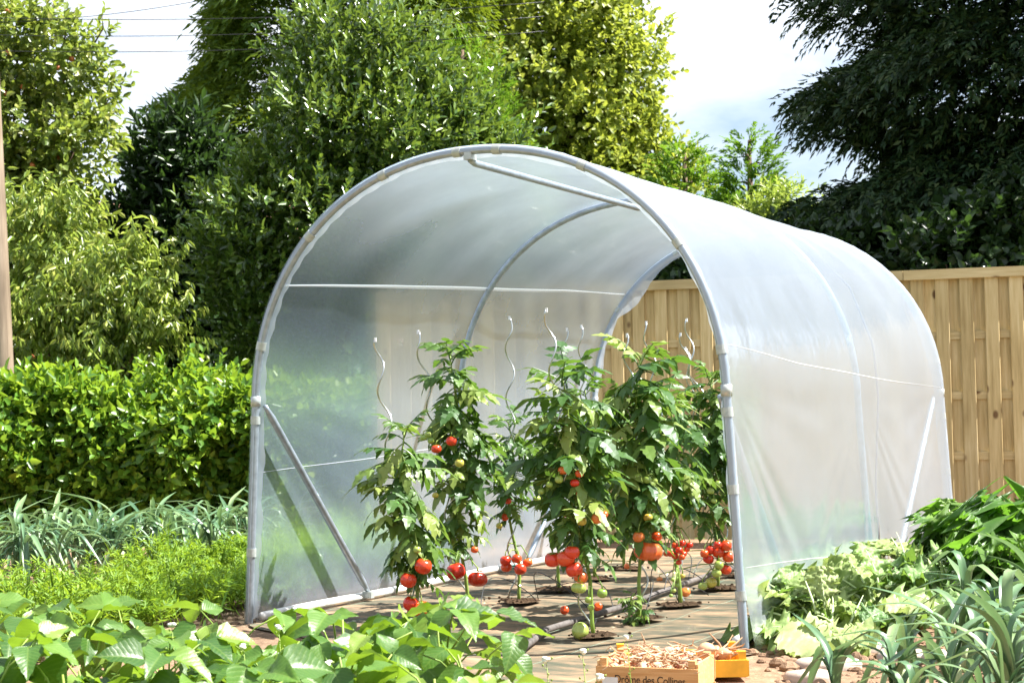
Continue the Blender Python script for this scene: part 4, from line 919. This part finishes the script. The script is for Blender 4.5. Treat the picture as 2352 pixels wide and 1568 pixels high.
tomato_plant('front tomato plant of the near row with red and green beefsteak tomatoes', (.30, 6.31), (.185, 6.36, 1.04), .36, .13, .24, [(1270, 1285, 20, 'r'), (1299, 1283, 22, 'r'), (1314, 1268, 18, 'r'), (1319, 1308, 20, 'r'), (1334, 1325, 17, 'o'), (1329, 1350, 18, 'gR'), (1320, 1109, 11, 'r'), (1293, 1080, 12, 'o'), (1331, 1087, 10, 'r'), (1284, 1101, 10, 'g'), (1262, 1113, 8, 'g'), (1243, 1128, 8, 'g'), (1332, 1133, 9, 'r'), (1336, 1196, 12, 'y'), (1373, 1190, 15, 'o'), (1387, 1181, 10, 'r'), (1352, 1377, 9, 'g'), (1357, 1394, 8, 'g'), (1383, 1362, 12, 'g')], 6.22, 1.35, spread=1.16)
tomato_plant('tomato plant with one very big ribbed tomato in the near row', (.525, 6.83), (.545, 6.88, 1.13), .34, .13, .24, [(1489, 1266, 34, 'oR'), (1467, 1233, 14, 'o'), (1508, 1231, 13, 'r'), (1465, 1095, 10, 'g'), (1486, 1101, 11, 'g'), (1502, 1104, 9, 'g'), (1488, 1188, 11, 'y')], 6.72, 1.35, spread=1.2)
tomato_plant('cherry tomato plant with a dense red truss in the near row', (.735, 7.25), (.73, 7.30, .98), .45, .11, .20, [(1550, 1252, 8, 'r'), (1567, 1247, 8, 'r'), (1560, 1263, 9, 'r'), (1577, 1261, 8, 'r'), (1584, 1251, 8, 'r'), (1540, 1271, 8, 'r'), (1531, 1270, 8, 'r'), (1551, 1276, 9, 'r'), (1566, 1279, 8, 'r'), (1559, 1291, 7, 'r'), (1570, 1271, 8, 'r'), (1545, 1152, 6, 'r'), (1546, 1330, 6, 'g'), (1555, 1343, 6, 'g'), (1548, 1356, 5, 'g'), (1541, 1367, 5, 'g'), (1568, 1322, 6, 'y')], 7.15, 1.1, .011, spread=1.2)
tomato_plant('tomato plant beside the front leg with a heap of red and green tomatoes', (.985, 7.90), (.985, 7.95, 1.06), .34, .12, .22, [(1632, 1263, 12, 'r'), (1650, 1269, 14, 'r'), (1668, 1253, 13, 'r'), (1673, 1279, 14, 'r'), (1627, 1283, 13, 'r'), (1618, 1271, 10, 'r'), (1667, 1308, 13, 'r'), (1651, 1297, 11, 'g'), (1646, 1316, 11, 'g'), (1633, 1338, 14, 'y'), (1614, 1346, 11, 'g'), (1648, 1250, 9, 'r'), (1632, 1127, 9, 'g'), (1650, 1112, 9, 'g'), (1622, 1098, 8, 'g'), (1640, 1150, 7, 'g')], 7.80, 1.3, .011, spread=1.2)
tomato_plant('tomato plant half hidden in the middle of the far row', (.215, 7.98), (.20, 8.0, .95), .34, .12, .22, [(1300, 1180, 9, 'r')], 7.9, 1.1)
tomato_plant('tomato plant third from the rear of the far row', (.41, 8.45), (.40, 8.48, 1.02), .34, .12, .22, [], 8.4, 1.1)
tomato_plant('rear tomato plant of the far row, low and bushy', (.60, 8.95), (.60, 9.0, 1.02), .18, .12, .22, [(1370, 1318, 7, 'o')], 8.9, 1.1)
tomato_plant('tomato plant near the rear of the near row in front of the fence', (1.20, 8.45), (1.19, 8.5, 1.02), .34, .12, .22, [(1515, 1330, 7, 'o'), (1440, 1300, 7, 'o')], 8.4, 1.1)
# young plant at the foot of the big one
tomato_plant('low leafy seedling at the foot of the big ribbed tomato', (.50, 6.72), (.49, 6.70, .14), .02, .06, .09, [], 6.7, 2.0, .004)

# spiral stakes
for (bx_, by_), (px, py), Y, nturn, lb in (((-.42, 6.74), (862, 780), 6.74, 5.5, 'spiral metal stake farthest left, over the front tomato plant'), ((-.215, 7.16), (960, 762), 7.16, 5.5, 'spiral stake leaning out of the tall tomato plant left of the middle hoop'), ((-.02, 7.50), (1170, 730), 7.5, 6, 'spiral stake standing straight in front of the pale film'), ((.285, 6.33), (1255, 712), 6.33, 6, 'tallest spiral stake, above the front beefsteak tomato plant'), ((.21, 8.02), (1302, 757), 8.02, 6, 'short looking spiral stake just right of the tallest one'), ((.40, 8.5), (1335, 750), 8.5, 6, 'spiral stake nearest the rear hoop'), ((.55, 6.87), (1440, 770), 6.87, 6, 'spiral stake left of the pair before the fence, over the curled plant top'), ((.76, 7.29), (1484, 742), 7.29, 6, 'spiral stake with a white tag, second of those before the fence'), ((.99, 7.95), (1577, 735), 7.95, 6, 'tallest of the three crossing spiral stakes before the fence'), ((1.16, 8.47), (1563, 768), 8.47, 6, 'middle one of the three crossing spiral stakes before the fence'), ((1.36, 9.0), (1574, 800), 9.0, 6, 'lowest one of the three crossing spiral stakes before the fence')):
    tp = sight(px, py, Y); b = np.array([bx_, by_, -.05]); pts = []; n_ = 90; ph = rt_.uniform(0, 6)
    d_ = unit(tp-b); e1 = unit(np.cross(d_, (0, 1, 0))); e2 = np.cross(d_, e1)
    for k in range(n_):
        u = k/(n_-1); a = min(1, u*12)*min(1, (1-u)*14+.25)*.021; th = u*nturn*2*PI+ph; pts.append(b+(tp-b)*u+a*(math.cos(th)*e1+math.sin(th)*e2))
    V, F = tube(pts, .0038, 6); stk = thing('spiral_stake', lb, 'stake', (bx_, by_, 0), 'spiral tomato stakes')
    part('rod', V, F, MAT['stake'], stk, True)
    V, F = box(tp, (.010, .010, .018), None, .002); part('end_cap', V, F, MAT['label'], stk)
# planting holes of dark soil with crumbs
for k, (x, y) in enumerate(((.006, 7.50), (.305, 6.31), (.52, 6.80), (.72, 7.25), (.985, 7.89), (.60, 8.95), (.215, 7.98), (-.42, 6.70), (-.21, 7.12), (.41, 8.45), (1.2, 8.45))):
    r_ = np.random.RandomState(200+k); a = np.linspace(0, 2*PI, 22, endpoint=False); rr = .085*(1+.25*vnoise(np.stack([np.cos(a), np.sin(a)], -1), 300+k, 6, 2.5)*2)
    V = [(0, 0, .034)]+[(rr[i]*.6*math.cos(a[i])*1.2, rr[i]*.6*math.sin(a[i]), .033+.006*math.sin(i*2.2)) for i in range(22)]+[(rr[i]*math.cos(a[i])*1.2, rr[i]*math.sin(a[i]), .026) for i in range(22)]
    F = [(0, 1+i, 1+(i+1) % 22) for i in range(22)]+[(1+i, 23+i, 23+(i+1) % 22, 1+(i+1) % 22) for i in range(22)]
    for q in range(26):
        c = r_.normal(0, .05, 2); V2, F2 = lathe([(.2, -.6), (.9, -.2), (.8, .4), (.15, .7)], 5); s = r_.uniform(.004, .010); o0 = len(V); V += [tuple(v*s*r_.uniform(.8, 1.2)+np.array([c[0]*1.2, c[1], .032])) for v in V2]; F += [tuple(i+o0 for i in f) for f in F2]
    ho = link('planting_hole', mesh('planting_hole', V, F), MAT['darksoil'], loc=(x, y, 0)); tag(ho, 'dark crumbly soil patch around the stem of the '+('small tomato plant', 'front plant of the near row', 'big ribbed tomato plant', 'cherry tomato plant', 'plant by the front leg', 'rear plant of the far row', 'half hidden middle plant', 'front plant of the far row', 'tall second plant of the far row', 'third plant from the rear', 'rear plant of the near row')[k], 'soil patch', 'planting holes along the tomato rows')
# fallen tomatoes
for (x, y, s, kd, lb) in ((.208, 7.03, .020, 'r', 'small red tomato fallen on the ground cover'), (.245, 6.27, .034, 'g', 'green tomato lying at the edge of a planting hole'), (.36, 7.13, .020, 'r', 'second small red tomato fallen behind the front plant of the near row'), (.80, 7.62, .024, 'o', 'small orange tomato lying near the heap by the front leg')):
    f_ = link('fallen_tomato', fr_m[kd], None, M=Matrix.Translation((x, y, .018+s*.9)) @ Matrix.Rotation(1.0, 4, 'X') @ Matrix.Diagonal((s, s, s*.95, 1))); tag(f_, lb, 'tomato')
# irrigation
cv = [(-.02, 5.75, .03), (.12, 6.42, .032), (.28, 6.73, .034), (.45, 7.07, .034), (.69, 7.65, .034), (.98, 8.33, .034), (1.3, 9.0, .03), (1.6, 9.7, .03)]
P = np.array([[np.interp(u, np.linspace(0, 1, len(cv)), [c[i] for c in cv]) for i in range(3)] for u in np.linspace(0, 1, 50)])
P[:, 2] += .004; V, F = tube(P, .014, 8); po = link('irrigation_pipe', mesh('irrigation_pipe', V, F, True), MAT['pipe']); tag(po, 'dusty grey irrigation pipe running between the tomato rows', 'pipe')
for k, (a, b, h) in enumerate((((-.16, 7.10), (.09, 7.47), .12), ((.10, 7.46), (.33, 6.85), .16), ((.25, 6.65), (.27, 6.33), .03), ((.42, 7.0), (.05, 7.6), .09), ((.50, 7.2), (.54, 6.80), .13), ((.62, 7.45), (.73, 7.24), .16), ((.70, 7.65), (.95, 7.88), .10), ((.85, 8.0), (.6, 8.9), .12), ((.9, 8.2), (1.18, 8.42), .10), ((.6, 7.4), (.9, 7.55), .05))):
    a, b = np.array([*a, .035]), np.array([*b, .03]); sd_ = np.array([-(b-a)[1], (b-a)[0], 0])*.18*(-1)**k
    pts = [a+(b-a)*t+sd_*math.sin(PI*t)+np.array([0, 0, h*math.sin(PI*t)**.8]) for t in np.linspace(0, 1, 18)]
    V, F = tube(pts, .0022, 6); do = link('drip_tube', mesh('drip_tube', V, F, True), MAT['black']); tag(do, 'thin black drip tube arching from the pipe to a tomato plant', 'drip tube', 'drip tubes in the tunnel')
V, F = tube([(-.005+.016*math.cos(a), 7.49+.016*math.sin(a), .17+.002*a) for a in np.linspace(0, 12, 30)], .0035, 5); tw = link('plant_tie', mesh('plant_tie', V, F, True), MAT['twine']); tag(tw, 'green tie knotted round the stem of the small tomato plant', 'plant tie')

# ------------------------------------------------------------------ crates with shallots
def crate_axes(yaw): return np.array([math.cos(yaw), math.sin(yaw), 0]), np.array([-math.sin(yaw), math.cos(yaw), 0]), np.array([0, 0, 1.0])
MAT['shallot'] = leafmat('shallot skin', [(.46, .22, .11), (.60, .34, .19), (.70, .45, .29), (.56, .25, .19)], .05, (.6, .3, .1), .32, .5, per='object')
bulb = mesh('bulb', *lathe([(.10, -.95), (.55, -.85), (.9, -.45), (1.0, 0), (.88, .45), (.55, .85), (.24, 1.15), (.12, 1.5), (.10, 1.9)], 12), True); bulb.materials.append(MAT['shallot'])
cw = 0.325; cdp = .215; X, Yv, Z = crate_axes(-.36); fl_ = np.array([.243, 5.005, .02]); cc = fl_+X*cw/2+Yv*cdp/2; zb = .02
cr_ = thing('wooden_crate', 'natural wood crate of shallots lettered on its front, lower middle edge', 'crate', (cc[0], cc[1], 0))
def cpart(nm, lx, ly, lz, sx, sy, sz, mt, root, ctr, axes):
    V, F = box((0, 0, 0), (sx, sy, sz)); M = Matrix.Identity(4)
    for i in range(3):
        for j in range(3): M[i][j] = axes[j][i]
    pos = axes[0]*lx+axes[1]*ly+np.array([0, 0, lz]); M.translation = Vector(pos); return link(nm, mesh(nm, V, F), mt, root, M=M)
ca = (X, Yv, Z)
front = cpart('front_slat', 0, -cdp/2, .082, cw, .007, .062, MAT['crate'], cr_, cc, ca); cpart('back_slat', 0, cdp/2, .082, cw, .007, .062, MAT['crate'], cr_, cc, ca)
for z_ in (.035,): cpart('front_slat', 0, -cdp/2, z_-.005, cw, .007, .022, MAT['crate'], cr_, cc, ca); cpart('back_slat', 0, cdp/2, z_-.005, cw, .007, .022, MAT['crate'], cr_, cc, ca)
for sx in (-1, 1):
    cpart('end_panel', sx*(cw/2-.006), 0, .085, .008, cdp-.01, .085, MAT['crate'], cr_, cc, ca)
    for sy in (-1, 1): cpart('corner_post', sx*(cw/2-.022), sy*(cdp/2-.016), .078, .022, .022, .118, MAT['crate'], cr_, cc, ca)
for k in range(4): cpart('floor_slat', 0, -cdp/2+.035+k*.058, .026, cw-.01, .05, .006, MAT['crate'], cr_, cc, ca)
tx = bpy.data.curves.new('lettering', 'FONT'); tx.body = 'Drôme des Collines'; tx.size = .034; tx.extrude = .0006; tx.align_x = 'CENTER'; tx.space_character = .95; tx.offset = -.0001
to = bpy.data.objects.new('lettering_src', tx); col.objects.link(to); bpy.context.view_layer.update()
tm = bpy.data.meshes.new_from_object(to.evaluated_get(bpy.context.evaluated_depsgraph_get())); bpy.data.objects.remove(to)
tm.name = 'lettering'; tm.materials.clear(); tm.materials.append(MAT['ink'])
M = Matrix(((.86, 0, 0, .01), (0, 0, -1, -.0042), (0, 1, 0, -.018), (0, 0, 0, 1))); lt = link('lettering', tm, None, front, M=M)
V, F = box((-cw*.36, -.0045, -.012), (.05, .002, .02)); stp = link('paper_label', mesh('paper_label', V, F), MAT['label'], front)
# yellow tray
tw_, td = .415, .25; ya = crate_axes(.02); yc = np.array([.545, 5.415, 0]); tr_ = thing('yellow_tray', 'shallow yellow painted wooden tray of shallots behind the wooden crate', 'tray', yc)
for sy in (-1, 1): cpart('side_slat', 0, sy*td/2, .050, tw_, .007, .055, MAT['tray'], tr_, yc, ya)
for sx in (-1, 1):
    cpart('end_panel', sx*tw_/2, 0, .050, .008, td+.006, .052, MAT['tray'], tr_, yc, ya)
    for sy in (-1, 1): cpart('corner_post', sx*(tw_/2-.016), sy*(td/2-.018), .062, .024, .026, .085, MAT['tray'], tr_, yc, ya)
cpart('floor_board', 0, 0, .027, tw_-.02, td-.02, .006, MAT['tray'], tr_, yc, ya)
rs = random.Random(5)
def fill(ctr, axes, wx, wy, zlo, zhi, n, label, group, stalks):
    for k in range(n):
        lx, ly = rs.uniform(-wx, wx), rs.uniform(-wy, wy); s = rs.uniform(.017, .025); z = rs.uniform(zlo, zhi)
        pos = ctr+axes[0]*lx+axes[1]*ly; M = Matrix.Translation((pos[0], pos[1], z)) @ Matrix.Rotation(rs.uniform(0, 6.28), 4, 'Z') @ Matrix.Rotation(rs.uniform(.7, 1.9), 4, 'X') @ Matrix.Diagonal((s, s, s*1.15, 1))
        b_ = thing('shallot', label, 'shallot', (0, 0, 0), group); b_.matrix_basis = M; link('bulb', bulb, None, b_)
    ps = []
    for k in range(stalks):
        lx, ly = rs.uniform(-wx, wx), rs.uniform(-wy, wy); a = ctr+axes[0]*lx+axes[1]*ly+np.array([0, 0, rs.uniform(zlo+.02, zhi+.02)]); d = orient(rs.uniform(0, 6.28), rs.uniform(-.15, .35)); L = rs.uniform(.03, .10)
        e_ = unit(np.cross(d, (0, 0, 1))); ps.append(tube([a, a+d*L*.4+e_*L*rs.uniform(-.3, .3), a+d*L*.75+np.array([0, 0, rs.uniform(-.01, .02)]), a+d*L+e_*L*rs.uniform(-.3, .3)], [.0035, .0028, .002, .001], 4))
    return ps
ps = fill(cc, ca, cw/2-.04, cdp/2-.03, .065, .105, 48, 'dry tan shallot heaped in the wooden crate', 'shallots in the wooden crate', 95)
for (q, L) in (((.40, 5.16, .12), .07),): ps.append(tube([np.array(q), np.array(q)+np.array([.008, 0, L*.6]), np.array(q)+np.array([-.004, 0, L])], [.004, .003, .0015], 5))
V, F = join(*ps); do = link('dried_stalks', mesh('dried_stalks', V, F), MAT['dry']); tag(do, 'tangle of dried shallot stalks in the wooden crate', 'dried stalks', kind='stuff')
ps = fill(yc, ya, tw_/2-.03, td/2-.03, .048, .085, 36, 'dry tan shallot in the yellow tray', 'shallots in the yellow tray', 60)
for q, e_, L in (((.69, 5.36, .08), (-.05, .02, .075), 1), ((.70, 5.42, .085), (.06, .02, .045), 1), ((.705, 5.40, .07), (.05, -.03, .02), 1)):
    q, e_ = np.array(q), np.array(e_); ps.append(tube([q, q+e_*.5+np.array([.006, 0, .004]), q+e_], [.005, .004, .002], 5))
V, F = join(*ps); do = link('dried_stalks', mesh('dried_stalks', V, F), MAT['dry']); tag(do, 'tangle of dried shallot stalks in the yellow tray', 'dried stalks', kind='stuff')


for (x, y, z, s) in ((.625, 5.33, .10, .032), (.68, 5.345, .085, .028)):
    b_ = thing('shallot', 'large pinkish shallot on top beside the white crate end' if x < .65 else 'large pale shallot between crate end and yellow tray corner', 'shallot'); b_.matrix_basis = Matrix.Translation((x, y, z)) @ Matrix.Rotation(1.3, 4, 'X') @ Matrix.Rotation(.5, 4, 'Y') @ Matrix.Diagonal((s, s, s*1.05, 1)); link('bulb', bulb, None, b_)

# ------------------------------------------------------------------ stones and soil crumbs beside the cabbages
for k, (x, y, rx, ry, lb) in enumerate(((1.25, 5.98, .17, .10, 'flat pale stone slab on the soil between wilted cabbage and leeks'), (1.06, 5.55, .12, .07, 'pale rounded stone near the bottom edge by the front leg'), (1.40, 5.72, .14, .08, 'smaller pale slab half hidden by leek leaves'), (.96, 5.30, .08, .05, 'small pale stone right of the yellow tray'))):
    r_ = np.random.RandomState(400+k); a = np.linspace(0, 2*PI, 16, endpoint=False); rr = 1+.16*vnoise(np.stack([np.cos(a), np.sin(a)], -1), 410+k, 6, 2)*2
    V = [(rx*rr[i]*math.cos(a[i])*f_, ry*rr[i]*math.sin(a[i])*f_, z_) for f_, z_ in ((1.0, -.01), (1.02, .015), (.9, .03), (.5, .034)) for i in range(16)]
    F = [(l*16+i, l*16+(i+1) % 16, l*16+16+(i+1) % 16, l*16+16+i) for l in range(3) for i in range(16)]+[tuple(range(48, 64))]
    so_ = link('flat_stone', mesh('flat_stone', V, F, True), MAT['stone'], loc=(x, y, .004)); tag(so_, lb, 'stone')
r_ = np.random.RandomState(77); V2, F2 = lathe([(.2, -.6), (.9, -.3), (1, .2), (.5, .6), (.1, .7)], 6); ps = []
areas = [(1.2, 5.7, .35, .5, 500), (2.15, 8.5, .25, .5, 300), (1.6, 6.2, .4, .5, 300), (-1.3, 7.3, .3, .3, 260), (.45, 4.9, .5, .12, 120), (1.9, 5.2, .3, .6, 200)]
for cx, cy_, wx, wy, n_ in areas:
    for q in range(n_):
        s = r_.uniform(.004, .018)*(1 if q % 9 else 1.8); ps.append((V2*s*r_.uniform(.7, 1.3, 3)+np.array([cx+r_.uniform(-wx, wx), cy_+r_.uniform(-wy, wy), s*.3]), F2))
V, F = join(*ps); cl = link('soil_crumbs', mesh('soil_crumbs', V, F), MAT['soil']); tag(cl, 'loose reddish crumbs of garden soil', 'soil', kind='stuff')
